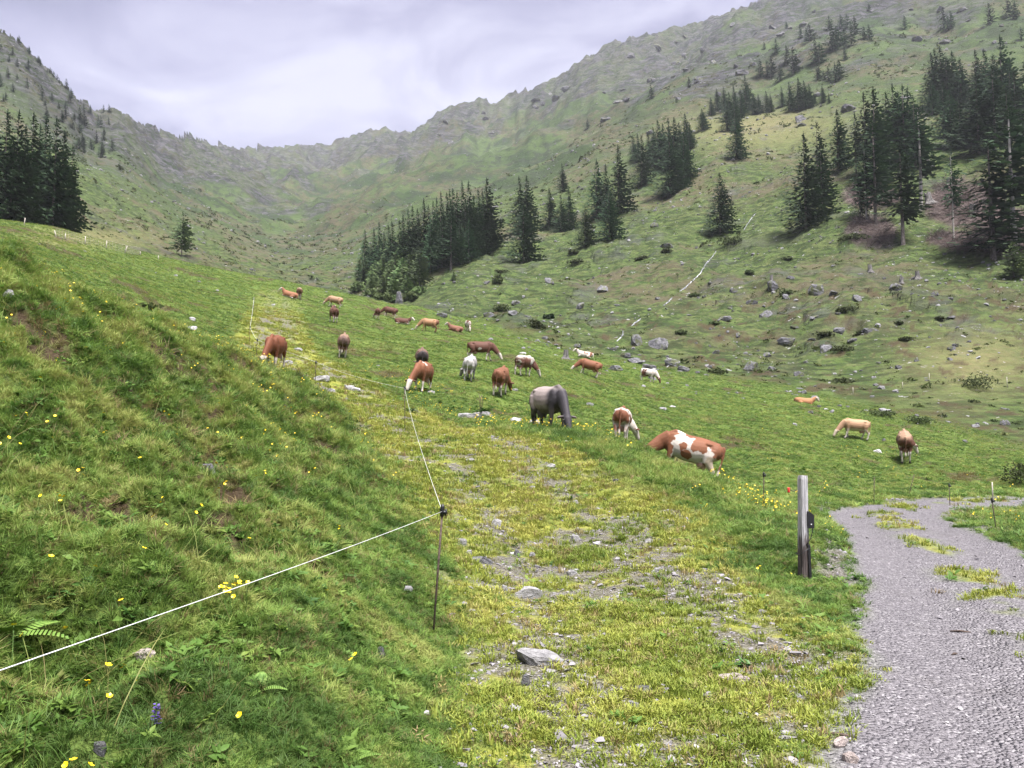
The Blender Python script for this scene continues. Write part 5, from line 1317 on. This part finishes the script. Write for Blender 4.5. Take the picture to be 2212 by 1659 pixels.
def leaves_mesh(seed, n_, ln, wd, up=.5):
    r = np.random.default_rng(seed); V = []; F = []
    for i in range(n_):
        a = r.uniform(0, 6.28); l_ = ln * r.uniform(.6, 1.2); w_ = wd * r.uniform(.7, 1.2); ele = r.uniform(.1, 1) * up
        d = np.array([math.cos(a), math.sin(a), ele]); s = np.array([-math.sin(a), math.cos(a), 0]); b = np.array([r.normal(0, .015), r.normal(0, .015), 0]); o_ = len(V)
        V += [tuple(b), tuple(b + d * l_ * .45 + s * w_), tuple(b + d * l_ - np.array([0, 0, l_ * .25])), tuple(b + d * l_ * .45 - s * w_), tuple(b + d * l_ * .5 - np.array([0, 0, w_ * .3]))]
        F += [(o_, o_ + 1, o_ + 4), (o_, o_ + 4, o_ + 3), (o_ + 1, o_ + 2, o_ + 4), (o_ + 4, o_ + 2, o_ + 3)]
    me = bpy.data.meshes.new('herb'); me.from_pydata(V, [], F); return me
def inst_attr(n, name):
    return n.n('ShaderNodeAttribute', attribute_name=name, attribute_type='INSTANCER').outputs['Fac']
def plant_material(name, dark, mid_, yel, strw, transl=.35):
    m, n, out = mat(name)
    t = inst_attr(n, 'tint'); d = inst_attr(n, 'dead')
    c = n.mix(n.math('MULTIPLY', t, 2.0, True), dark, mid_)
    c = n.mix(n.n('ShaderNodeMapRange', {'Value': t, 'From Min': .5, 'From Max': 1.0}).outputs[0], c, yel)
    c = n.mix(d, c, strw)
    finish(n, out, c, .6, .25, transl=transl)
    return m
M_GRASS = plant_material('grass_blades', (.052, .112, .020), (.150, .250, .045), (.275, .310, .085), (.175, .125, .060))
M_MOSS = plant_material('moss_shoots', (.140, .190, .028), (.255, .285, .050), (.36, .345, .085), (.27, .20, .10), .25)
M_HERB = plant_material('herb_leaves', (.045, .105, .020), (.100, .185, .034), (.18, .25, .05), (.20, .15, .07))
def scatter(name, protos, pts, rot, scl, idx_, attrs, label):
    me = bpy.data.meshes.new(name); me.vertices.add(len(pts)); me.vertices.foreach_set('co', np.asarray(pts, np.float32).ravel())
    a = me.attributes.new('rot', 'FLOAT_VECTOR', 'POINT'); a.data.foreach_set('vector', np.asarray(rot, np.float32).ravel())
    a = me.attributes.new('scl', 'FLOAT', 'POINT'); a.data.foreach_set('value', np.asarray(scl, np.float32))
    a = me.attributes.new('pick', 'INT', 'POINT'); a.data.foreach_set('value', np.asarray(idx_, np.int32))
    for k, v_ in attrs.items():
        a = me.attributes.new(k, 'FLOAT', 'POINT'); a.data.foreach_set('value', np.asarray(v_, np.float32))
    pc = bpy.data.collections.new(name + '_kinds')
    for i, pm in enumerate(protos):
        po = bpy.data.objects.new('%s_kind_%02d' % (name, i), pm); pc.objects.link(po)
    g = bpy.data.node_groups.new(name, 'GeometryNodeTree')
    g.interface.new_socket('Geometry', in_out='INPUT', socket_type='NodeSocketGeometry'); g.interface.new_socket('Geometry', in_out='OUTPUT', socket_type='NodeSocketGeometry')
    gi = g.nodes.new('NodeGroupInput'); go = g.nodes.new('NodeGroupOutput')
    ci = g.nodes.new('GeometryNodeCollectionInfo'); ci.inputs['Collection'].default_value = pc; ci.inputs['Separate Children'].default_value = True; ci.inputs['Reset Children'].default_value = True
    ip = g.nodes.new('GeometryNodeInstanceOnPoints'); ip.inputs['Pick Instance'].default_value = True
    def na(nm, ty):
        x_ = g.nodes.new('GeometryNodeInputNamedAttribute'); x_.data_type = ty; x_.inputs[0].default_value = nm; return x_.outputs[0]
    g.links.new(gi.outputs[0], ip.inputs['Points']); g.links.new(ci.outputs[0], ip.inputs['Instance'])
    g.links.new(na('pick', 'INT'), ip.inputs['Instance Index']); g.links.new(na('rot', 'FLOAT_VECTOR'), ip.inputs['Rotation']); g.links.new(na('scl', 'FLOAT'), ip.inputs['Scale'])
    g.links.new(ip.outputs[0], go.inputs[0])
    o = link(name, me); md = o.modifiers.new('scatter', 'NODES'); md.node_group = g
    o['kind'] = 'stuff'; o['label'] = label
    return o
def samp(F_, x, y): return bil(F_, x / y, np.log(y), U[0], U[-1], L[0], L[-1])
def spots_on_ground(dens, y0, y1, umax=.86, cap=None):
    """random places between y0 and y1 metres; dens(x, y) per square metre"""
    yy = np.exp(np.linspace(math.log(y0), math.log(y1), 40)); X_ = []; Y_ = []
    for a, b in zip(yy[:-1], yy[1:]):
        wdt = 2 * umax * (a + b) / 2; area = wdt * (b - a)
        dm = 0
        tx = rng.uniform(-umax, umax, 400); ty = rng.uniform(a, b, 400); dm = max(1e-6, float(dens(tx * ty, ty).max()) * 1.1)
        n_ = int(area * dm)
        if n_ == 0: continue
        ty = rng.uniform(a, b, n_); tx = rng.uniform(-umax, umax, n_) * ty
        keep = rng.random(n_) < dens(tx, ty) / dm
        X_.append(tx[keep]); Y_.append(ty[keep])
    return np.concatenate(X_), np.concatenate(Y_)
def on_slope(x, y, tilt=.25, lean_k=.35):
    d = .02 * y + .1
    gx = (height(x + d, y) - height(x - d, y)) / (2 * d); gy = (height(x, y + d) - height(x, y - d)) / (2 * d)
    n_ = len(x)
    return np.stack([np.clip(np.arctan(gy) * lean_k, -.5, .5) + rng.normal(0, tilt, n_), np.clip(-np.arctan(gx) * lean_k, -.5, .5) + rng.normal(0, tilt, n_), rng.uniform(0, 6.283, n_)], -1)

# --- grass
GP = [blades_mesh(1, 22, .115, .05, .0036, .75, .45, 3), blades_mesh(2, 22, .095, .055, .0036, 1.0, .4, 3), blades_mesh(3, 16, .15, .045, .0032, .6, .4, 3), blades_mesh(4, 24, .07, .06, .0036, .8, .4), blades_mesh(5, 24, .055, .065, .0038, 1.0, .4),
      blades_mesh(6, 22, .09, .055, .0040, 1.3, .4, 3), blades_mesh(7, 12, .20, .03, .0028, .6, .3, 3), blades_mesh(8, 22, .042, .07, .0040, .9, .4)]
for me in GP: me.materials.append(M_GRASS)
def far_ok(x, y):
    return np.log(y) < np.interp(x / y, U, crest_l[:, 0]) + .05
def dens_grass(x, y):
    r_ = samp(road_m, x, y); t_ = samp(track, x, y); b_ = samp(bare, x, y); s_ = samp(soil, x, y)
    base = 2000 * np.where(y > 4.5, (4.5 / y) ** 1.25, 1.0)
    return base * np.clip(1 - 1.25 * samp(road, x, y), 0, 1) * np.clip(1 - .80 * t_ - .12 * t_ * sstep(9, 18, y), 0, 1) * np.where(y > 22, .75, 1) * np.clip(1 - 1.1 * b_, 0, 1) * np.clip(1 - .92 * s_, 0, 1) * far_ok(x, y) * np.where((x > 9) & (y > 16.5) & (y < 23), .35, 1)
x, y = spots_on_ground(dens_grass, 1.7, 130)
N_ = len(x)
bk = samp(bank, x, y); tk = samp(track, x, y); so = samp(soil, x, y); rdd, _, rsd = road_d(x, y); tdd, _, _ = track_d(x, y)
patch = fbm(x * .9, y * .9, 91, 4, .6); patch2 = fbm(x * .25, y * .25, 92, 3)
longg = np.clip(bk + .8 * np.exp(-((tdd - 3.4) / 1.0) ** 2) * (y > 14) * (y < 32), 0, 1)
pk = np.where(rng.random(N_) < longg * np.clip(.25 + 1.5 * patch - .2, 0, 1), rng.choice([0, 1, 2, 5, 6, 0, 1], N_), rng.choice([3, 4, 7, 5], N_))
pk = np.where(tk > .4, rng.choice([4, 7, 7, 3], N_), pk)
patch3 = fbm(x * 3.1, y * 3.1, 93, 3)
tint = np.clip(.42 + (patch3 - .5) * 1.7 + (patch - .5) * 1.7 + (patch2 - .5) * .3 + rng.normal(0, .22, N_) + .42 * tk + .04 * bk + .25 * samp(dry, x, y), 0, 1)
dead = np.where(rng.random(N_) < .09 + .5 * so + .10 * tk + .2 * np.clip(patch3 - .55, 0, 1), rng.uniform(.4, 1, N_), rng.uniform(0, .12, N_))
sc = rng.uniform(.5, 1.1, N_) * np.clip(.50 + (y - 3) * .035, .50, .85) * np.clip((y / 6) ** .42, 1, 2.6) * np.where(y > 24, .58, 1) * np.where(bk > .5, 1.0, .85)
dn = np.array([.6, .7])
z = height(x, y)
scatter('grass', GP, np.stack([x, y, z], -1), on_slope(x, y, .28, .15), sc, pk, dict(tint=tint, dead=dead), 'lush green meadow grass covering the bank, the verges and the pasture')
print('grass', N_)
# --- dead straw hanging over the bare soil of the bank
DP = [blades_mesh(31, 22, .10, .05, .0028, 1.3, .4, 3), blades_mesh(32, 18, .08, .06, .0026, 1.7, .4, 3)]
for me in DP: me.materials.append(M_GRASS)
x, y = spots_on_ground(lambda x, y: 34 * np.where(y > 4.5, (4.5 / y) ** 1.3, 1.0) * samp(soil, x, y) * (y < 60) * far_ok(x, y), 1.8, 60)
N_ = len(x)
scatter('dry_grass', DP, np.stack([x, y, height(x, y)], -1), on_slope(x, y, .35), rng.uniform(.6, 1.3, N_) * np.clip((y / 6) ** .5, 1, 3), rng.integers(0, 2, N_), dict(tint=rng.random(N_), dead=rng.uniform(.45, 1, N_)), 'dry brown straw on the eroded edges of the bank')
# --- moss and short yellow turf on the track
MP = [blades_mesh(41, 26, .032, .055, .0036, .8, .5), blades_mesh(42, 30, .024, .06, .004, 1.0, .5), blades_mesh(43, 20, .048, .05, .0034, .7, .4)]
for me in MP: me.materials.append(M_MOSS)
def dens_moss(x, y):
    t_ = np.clip(samp(track, x, y) + .6 * samp(strip, x, y), 0, 1); b_ = samp(bare, x, y)
    return 620 * np.where(y > 4.5, (4.5 / y) ** 1.3, 1.0) * t_ * np.clip(1.0 - .75 * b_, 0.2, 1) * np.clip(2.4 * fbm(x * 1.1, y * 1.1, 95, 4, .6) - .55, .1, 1)
x, y = spots_on_ground(dens_moss, 2.2, 75)
N_ = len(x); pa = fbm(x * .7, y * .7, 96, 4, .6)
scatter('moss', MP, np.stack([x, y, height(x, y)], -1), on_slope(x, y, .2), rng.uniform(.7, 1.4, N_) * np.clip((y / 6) ** .5, 1, 3), rng.integers(0, 3, N_), dict(tint=np.clip(.42 + (pa - .5) * 1.8 + rng.normal(0, .16, N_), 0, 1), dead=np.where(rng.random(N_) < .16, rng.uniform(.3, 1, N_), 0)), 'yellow green moss and short turf on the old track')
print('moss', N_)
# --- broad leaved herbs
HP_ = [leaves_mesh(51, 9, .06, .012), leaves_mesh(52, 14, .042, .011, .9), leaves_mesh(53, 7, .055, .014, .7), leaves_mesh(54, 18, .030, .009, 1.2)]
for me in HP_: me.materials.append(M_HERB)
def dens_herb(x, y):
    b_ = samp(bank, x, y); rdd, _, _ = road_d(x, y)
    return 330 * np.where(y > 4.5, (4.5 / y) ** 1.4, 1.0) * np.clip(.18 + b_, 0, 1) * np.clip(3.2 * fbm(x * 1.2, y * 1.2, 97, 4) - 1.15, .08, 1) * np.clip(1 - 1.2 * samp(road_m, x, y), 0, 1) * np.clip(1 - .85 * samp(track, x, y), 0, 1) * far_ok(x, y)
x, y = spots_on_ground(dens_herb, 1.7, 40); N_ = len(x)
scatter('herbs', HP_, np.stack([x, y, height(x, y) + .02], -1), on_slope(x, y, .2, .8), rng.uniform(.7, 1.5, N_) * np.clip((y / 6) ** .5, 1, 3), rng.integers(0, 4, N_), dict(tint=np.clip(rng.normal(.45, .27, N_), 0, 1), dead=np.where(rng.random(N_) < .02, .5, 0)), 'small broad leaved herbs growing through the grass')
# --- seed stalks
SP_ = [blades_mesh(61, 3, .42, .03, .0016, .5, .3, 4), blades_mesh(62, 2, .50, .03, .0016, .7, .3, 4)]
for me in SP_: me.materials.append(M_GRASS)
x, y = spots_on_ground(lambda x, y: 7 * np.where(y > 5, (5 / y), 1.0) * np.clip(samp(bank, x, y) + .5 * np.exp(-((track_d(x, y)[0] - 3.3) / .9) ** 2), 0, 1) * np.clip(1 - 2 * samp(road, x, y), 0, 1), 1.8, 30); N_ = len(x)
scatter('seed_stalks', SP_, np.stack([x, y, height(x, y)], -1), on_slope(x, y, .25), rng.uniform(.7, 1.2, N_), rng.integers(0, 2, N_), dict(tint=rng.uniform(.5, 1, N_), dead=rng.uniform(.2, .9, N_)), 'thin pale grass stalks rising over the bank')
# --- buttercups
M_PETAL = simple('buttercup_petal', (.80, .56, .015), .4, .5)
M_STEM = simple('flower_stem', (.07, .13, .025), .6, .3)
def flower_mesh(seed, heads, h, size):
    r = np.random.default_rng(seed); V = []; F = []; MI = []
    for i in range(heads):
        a = r.uniform(0, 6.28); top = np.array([r.normal(0, .03), r.normal(0, .03), h * r.uniform(.75, 1.1)]); s = np.array([math.cos(a), math.sin(a), 0]) * .0018
        o_ = len(V); V += [tuple(-s), tuple(s), tuple(top + s), tuple(top - s)]; F.append((o_, o_ + 1, o_ + 2, o_ + 3)); MI.append(1)
        nrm = np.array([r.normal(0, .5), r.normal(-.25, .5), 1]); nrm /= np.linalg.norm(nrm); t1 = np.cross(nrm, [1, 0, 0]); t1 /= np.linalg.norm(t1); t2 = np.cross(nrm, t1)
        for k in range(5):
            b = k * 6.283 / 5; d = t1 * math.cos(b) + t2 * math.sin(b); e = -t1 * math.sin(b) + t2 * math.cos(b); o_ = len(V)
            V += [tuple(top), tuple(top + (d * .75 + e * .48) * size + nrm * size * .25), tuple(top + d * size * 1.05 + nrm * size * .4), tuple(top + (d * .75 - e * .48) * size + nrm * size * .25)]; F.append((o_, o_ + 1, o_ + 2, o_ + 3)); MI.append(0)
    me = bpy.data.meshes.new('buttercup'); me.from_pydata(V, [], F); me.materials.append(M_PETAL); me.materials.append(M_STEM)
    me.polygons.foreach_set('material_index', MI); return me
FP = [flower_mesh(71, 1, .17, .012), flower_mesh(72, 2, .16, .011), flower_mesh(73, 3, .19, .011)]
def dens_fl(x, y):
    tdd, _, tss = track_d(x, y); rdd, _, rss = road_d(x, y); b_ = samp(bank, x, y)
    lip = np.exp(-((tdd - 4.2) / 1.6) ** 2) * (x > np.interp(y, [0, 10, 20, 30, 40], [.5, .4, -1, -5, -10])) * sstep(9, 12, y) * (y < 42)
    verge = np.exp(-((rdd - 2.4) / .5) ** 2) * (y > 6) * (y < 20)
    cl = np.clip(4.5 * fbm(x * 1.1, y * 1.1, 98, 4) - 2.2, 0, .55)
    bfar = b_ * sstep(9, 14, y)
    return (22 * lip * cl + 22 * verge * cl + 3.0 * b_ * (.3 + 2 * cl) + 9 * bfar * cl + .9 * (y < 45) * cl) * (1 - samp(track, x, y)) * np.clip(1 - 2 * samp(road, x, y), 0, 1) * far_ok(x, y)
x, y = spots_on_ground(dens_fl, 1.9, 45); N_ = len(x)
scatter('buttercups', FP, np.stack([x, y, height(x, y)], -1), on_slope(x, y, .15), rng.uniform(.8, 1.25, N_) * np.clip((y / 9) ** .5, 1, 1.7), rng.integers(0, 3, N_), {}, 'yellow buttercups dotted through the grass')
print('flowers', N_)
FB = [flower_mesh(75, 1, .25, .013), flower_mesh(76, 1, .21, .012)]
for X, yy_ in [(68, 1122), (152, 1120), (298, 1272), (98, 1290), (60, 1445), (255, 1392), (168, 1428), (188, 1575), (480, 1640), (468, 1348), (715, 1340), (640, 1165), (478, 1030), (300, 1040), (124, 980), (20, 760), (180, 770), (345, 870), (560, 905), (632, 940)]:
    p = hit(X, yy_ + 22, 1.7); o = link('buttercup', FB[int(rng.integers(2))]); o.location = p; o.rotation_euler = (rng.normal(0, .1), rng.normal(0, .1), rng.uniform(0, 6))
    tag(o, 'single yellow buttercup on a thin stem in the near bank grass', 'flower', 'single buttercups on the near bank')
me = flower_mesh(77, 13, .16, .013); V = [0] * (len(me.vertices) * 3); me.vertices.foreach_get('co', V); V = np.array(V).reshape(-1, 3); 
spread = np.random.default_rng(5)
blk = 24; 
for i in range(0, len(V), blk): V[i:i + blk, :2] += spread.normal(0, .055, 2)
me.vertices.foreach_set('co', V.astype(np.float32).ravel())
p = hit(505, 1325, 1.8); o = link('buttercup_clump', me); o.location = p; tag(o, 'dense clump of yellow buttercups just under the white rope', 'flower')
M_PURPLE = simple('purple_petal', (.16, .10, .42), .5, .4)
V = []; F = []
r = np.random.default_rng(8)
for k in range(46):
    zc_ = .03 + .075 * (k / 46); a = r.uniform(0, 6.28); d = np.array([math.cos(a), math.sin(a), .2]); s = np.array([-math.sin(a), math.cos(a), 0]); c = np.array([0, 0, zc_]); o_ = len(V); l_ = .022 * (1.1 - .5 * k / 46)
    V += [tuple(c), tuple(c + d * l_ * .6 + s * .006), tuple(c + d * l_), tuple(c + d * l_ * .6 - s * .006)]; F.append((o_, o_ + 1, o_ + 2, o_ + 3))
p = hit(336, 1582, 1.7); o = empty('bugle_flower', p); tag(o, 'single purple flower spike in the grass at the lower left', 'flower')
link('blossom', py_mesh('blossom', V, F, M_PURPLE), None, o); V, F = tubes([([(0, 0, -.03), (0, 0, .11)], .003)], 6); link('stem', py_mesh('stem', V, F, M_STEM), None, o)
# --- dock plant on the verge of the track: every big leaf is a leaf
M_DOCK = simple('dock_leaf', (.045, .105, .022), .45, .4, 14, (.075, .155, .035))
def big_leaf(seed, bendk):
    V = []; F = []; K = 6
    for i in range(K + 1):
        t = i / K; w_ = .30 * math.sin(math.pi * min(1, t * .9 + .08)) ** .8 * (1 - .3 * t); zz_ = .45 * t - bendk * t * t
        for s in (-1, 0, 1): V.append((t, s * w_ * .5, zz_ + (.05 * abs(s) * (1 + .4 * math.sin(5 * t * s + seed)))))
    for i in range(K):
        for s in (0, 1): F.append((i * 3 + s, i * 3 + s + 1, i * 3 + s + 4, i * 3 + s + 3))
    return py_mesh('leaf', V, F, M_DOCK, True)
LEAF = [big_leaf(1, .5), big_leaf(2, .3), big_leaf(3, .75)]
def leafy(X, y, n_, size, lab, stalks=0, ymin=3):
    p = hit(X, y, ymin); o = empty('dock_plant', p); tag(o, lab, 'plant')
    for i in range(n_):
        q_ = link('leaf', LEAF[i % 3], None, o); s = size * rng.uniform(.6, 1.1); q_.scale = (s, s * rng.uniform(.8, 1.2), s)
        q_.location = (rng.normal(0, size * .35), rng.normal(0, size * .22), rng.uniform(0, .12) * size); q_.rotation_euler = (rng.normal(0, .15), -rng.uniform(-.1, .8), rng.uniform(0, 6.28))
    for i in range(stalks):
        V, F = tubes([([(0, 0, 0), (rng.normal(0, .05), rng.normal(0, .05), size * 1.3), (rng.normal(0, .1), rng.normal(0, .1), size * rng.uniform(1.5, 2))], [.012, .010, .014])], 6)
        q_ = link('stalk', py_mesh('stalk', V, F, M_RUST, True), None, o); q_.location = (rng.normal(0, size * .4), 0, 0)
leafy(1042, 895, 54, .42, 'dark leafy dock plant on the verge between the white headed and dark grey cows', 4, 20)
leafy(884, 890, 16, .30, 'smaller leafy dock plant behind the second rusty stake', 0, 14)
leafy(1607, 1442, 9, .10, 'little light green plant beside the muddy hollow at the road')
leafy(205, 1598, 9, .085, 'light green leafy shoot above the half buried block')
leafy(140, 1290, 16, .085, 'dark broad leaved plant low on the bank', 0, 1.8)
leafy(20, 1085, 14, .11, 'tall broad leaved plant at the left edge of the bank', 0, 2)
# --- ferns
M_FERN = simple('fern_frond', (.085, .160, .028), .6, .3, 8, (.14, .22, .045))
def frond():
    V = []; F = []; K = 14
    for i in range(K):
        t = i / K; zz_ = .55 * t - .55 * t * t; l_ = .26 * math.sin(math.pi * (t * .85 + .12)); 
        for s in (-1, 1):
            o_ = len(V); V += [(t, 0, zz_), (t + .05, 0, zz_ + .01), (t + .10, s * l_, zz_ - .03), (t + .04, s * l_ * .8, zz_ - .03)]; F.append((o_, o_ + 1, o_ + 2, o_ + 3))
    return py_mesh('frond', V, F, M_FERN)
FR = frond()
for X, y, s, n_, lab in [(715, 1190, .26, 5, 'little green fern with ladder like fronds beside the rope'), (25, 1375, .24, 6, 'light green fern at the left edge under the rope'), (15, 1070, .26, 5, 'light fern at the left edge of the bank'), (770, 1640, .12, 4, 'tiny pale fern at the lower middle of the bank'), (560, 1490, .12, 4, 'tiny bright fern in the bank grass below the rope')]:
    p = hit(X, y, 1.7); o = empty('fern', p); tag(o, lab, 'fern')
    for i in range(n_):
        q_ = link('frond', FR, None, o); q_.scale = (s * rng.uniform(.7, 1.1),) * 3; q_.rotation_euler = (0, rng.uniform(-.5, .1), i * 6.28 / n_ + rng.normal(0, .3))
# --- gravel
GV = [hull_mesh(300 + i, 9, .5, .36, .2, .3, .2, 0) for i in range(8)]
m, n, out = mat('road_gravel')
t = inst_attr(n, 'tint')
c = n.mix(n.math('MULTIPLY', t, 1.25, True), (.14, .130, .140), (.25, .236, .25)); c = n.mix(n.step(t, .93, 1.0), c, (.36, .345, .35))
finish(n, out, c, .75, .3)
for me in GV: me.materials.append(m)
def dens_gv(x, y):
    r_ = samp(road_m, x, y); b_ = samp(bare, x, y)
    return np.clip(r_ * 260 + b_ * 480 + samp(track, x, y) * 190, 0, 1000) * np.where(y > 4, (4 / y) ** 1.5, 1.0)
x, y = spots_on_ground(dens_gv, 2.0, 30, .84); N_ = len(x)
onb = samp(bare, x, y) > samp(road_m, x, y)
sz = rng.lognormal(-4.95, .5, N_) * np.where(onb, 1.7, 1.0) * np.clip((y / 5) ** .45, 1, 2.4)
scatter('gravel', GV, np.stack([x, y, height(x, y) + .001], -1), np.stack([rng.normal(0, .2, N_), rng.normal(0, .2, N_), rng.uniform(0, 6.28, N_)], -1), sz * 2.0, rng.integers(0, 8, N_), dict(tint=rng.random(N_)), 'grey crushed stone covering the road and the bare patches of the track')
print('gravel', N_)
# --- rough tussocks, heather and small stones of the far slopes
TP = [shrub_mesh(400 + i, 26, .6, .5, .28, .16) for i in range(4)]
m, n, out = mat('tussock')
t = inst_attr(n, 'tint')
c = n.mix(n.math('MULTIPLY', t, 2.0, True), (.030, .042, .015), (.065, .085, .026)); c = n.mix(n.n('ShaderNodeMapRange', {'Value': t, 'From Min': .5, 'From Max': 1.0}).outputs[0], c, (.145, .145, .060))
finish(n, out, c, .9, .1, transl=.1)
for me in TP: me.materials.append(m)
def dens_t(x, y):
    f_ = samp(far_side, x, y); h_ = samp(heath, x, y)
    return (.26 * np.clip(f_, 0, 1) * (.4 + h_) + .014 * (1 - f_) * sstep(28, 40, y) + .25 * np.exp(-((np.log(y) - np.interp(x / y, U, crest_l[:, 0]) - .06) / .10) ** 2) * (x / y > -.1)) * np.clip(3 * fbm(x * .1, y * .1, 99, 4) - 1.0, .05, 1) * np.where(y > 120, (120 / y) ** 1.3, 1)
x, y = spots_on_ground(dens_t, 30, 700, .75); N_ = len(x); fsd = samp(far_side, x, y)
scatter('tussocks', TP, np.stack([x, y, height(x, y) - .05], -1), on_slope(x, y, .1, 1.0), rng.lognormal(-.55, .4, N_) * np.where(fsd > .5, 1.15, .7) * np.clip(y / 150, 1, 3.2), rng.integers(0, 4, N_), dict(tint=np.clip(rng.normal(.38, .25, N_), 0, 1)), 'dark grass tussocks and dwarf shrubs of the rough pasture')
print('tussocks', N_)
m, n, out = mat('far_stones'); t = inst_attr(n, 'tint')
finish(n, out, n.mix(t, (.07, .069, .073), (.25, .247, .252)), .85, .2)
FSM = [rock_copy(me, m) for me in ROCKS[:4] + SLABS[:4]]
def dens_s(x, y):
    f_ = samp(far_side, x, y); g_ = np.exp(-((np.log(y) - np.interp(x / y, U, crest_l[:, 0]) - .02) / .16) ** 2) * (x / y > -.1)
    return (.11 * f_ * np.clip(5 * fbm(x * .05, y * .05, 101, 4) - 2.1, .05, 1.4) + .30 * g_ * np.clip(4 * fbm(x * .15, y * .15, 102, 3) - 1.6, 0, 1)) * np.where(y > 110, (110 / y) ** 1.4, 1) * (y > 45)
x, y = spots_on_ground(dens_s, 45, 1300, .75); N_ = len(x)
scatter('scattered_stones', FSM, np.stack([x, y, height(x, y) - .05], -1), np.stack([rng.normal(0, .25, N_), rng.normal(0, .25, N_), rng.uniform(0, 6.28, N_)], -1), np.minimum(rng.lognormal(-1.35, .45, N_), .5) * np.clip(y / 160, 1, 2.6), rng.integers(0, 8, N_), dict(tint=rng.random(N_)), 'countless grey stones strewn over the far slopes and the gully')
print('stones', N_)
# --- brushwood left in the clearing
def brush_mesh(seed):
    r = np.random.default_rng(seed); V = []; F = []
    for i in range(26):
        c = r.normal(0, 1, 3) * np.array([.9, .9, .12]); d = r.normal(0, 1, 3) * np.array([1, 1, .28]); d /= np.linalg.norm(d); l_ = r.uniform(.5, 1.4); s = np.cross(d, r.normal(0, 1, 3)); s /= np.linalg.norm(s); w_ = r.uniform(.02, .05); o_ = len(V)
        V += [tuple(c - d * l_ - s * w_), tuple(c - d * l_ + s * w_), tuple(c + d * l_)]; F.append((o_, o_ + 1, o_ + 2))
    me = bpy.data.meshes.new('brush'); me.from_pydata(V, [], F); return me
BP = [brush_mesh(i) for i in range(3)]
m, n, out = mat('brushwood'); t = inst_attr(n, 'tint'); finish(n, out, n.mix(t, (.045, .030, .028), (.22, .185, .17)), .9, .1)
for me in BP: me.materials.append(m)
x, y = spots_on_ground(lambda x, y: .45 * samp(cut, x, y), 95, 330, .75); N_ = len(x)
scatter('brushwood', BP, np.stack([x, y, height(x, y) + .15], -1), on_slope(x, y, .2, 1.0), rng.uniform(.7, 1.5, N_), rng.integers(0, 3, N_), dict(tint=rng.random(N_)), 'reddish brown brushwood and cut branches littering the clearing')
print('brush', N_)
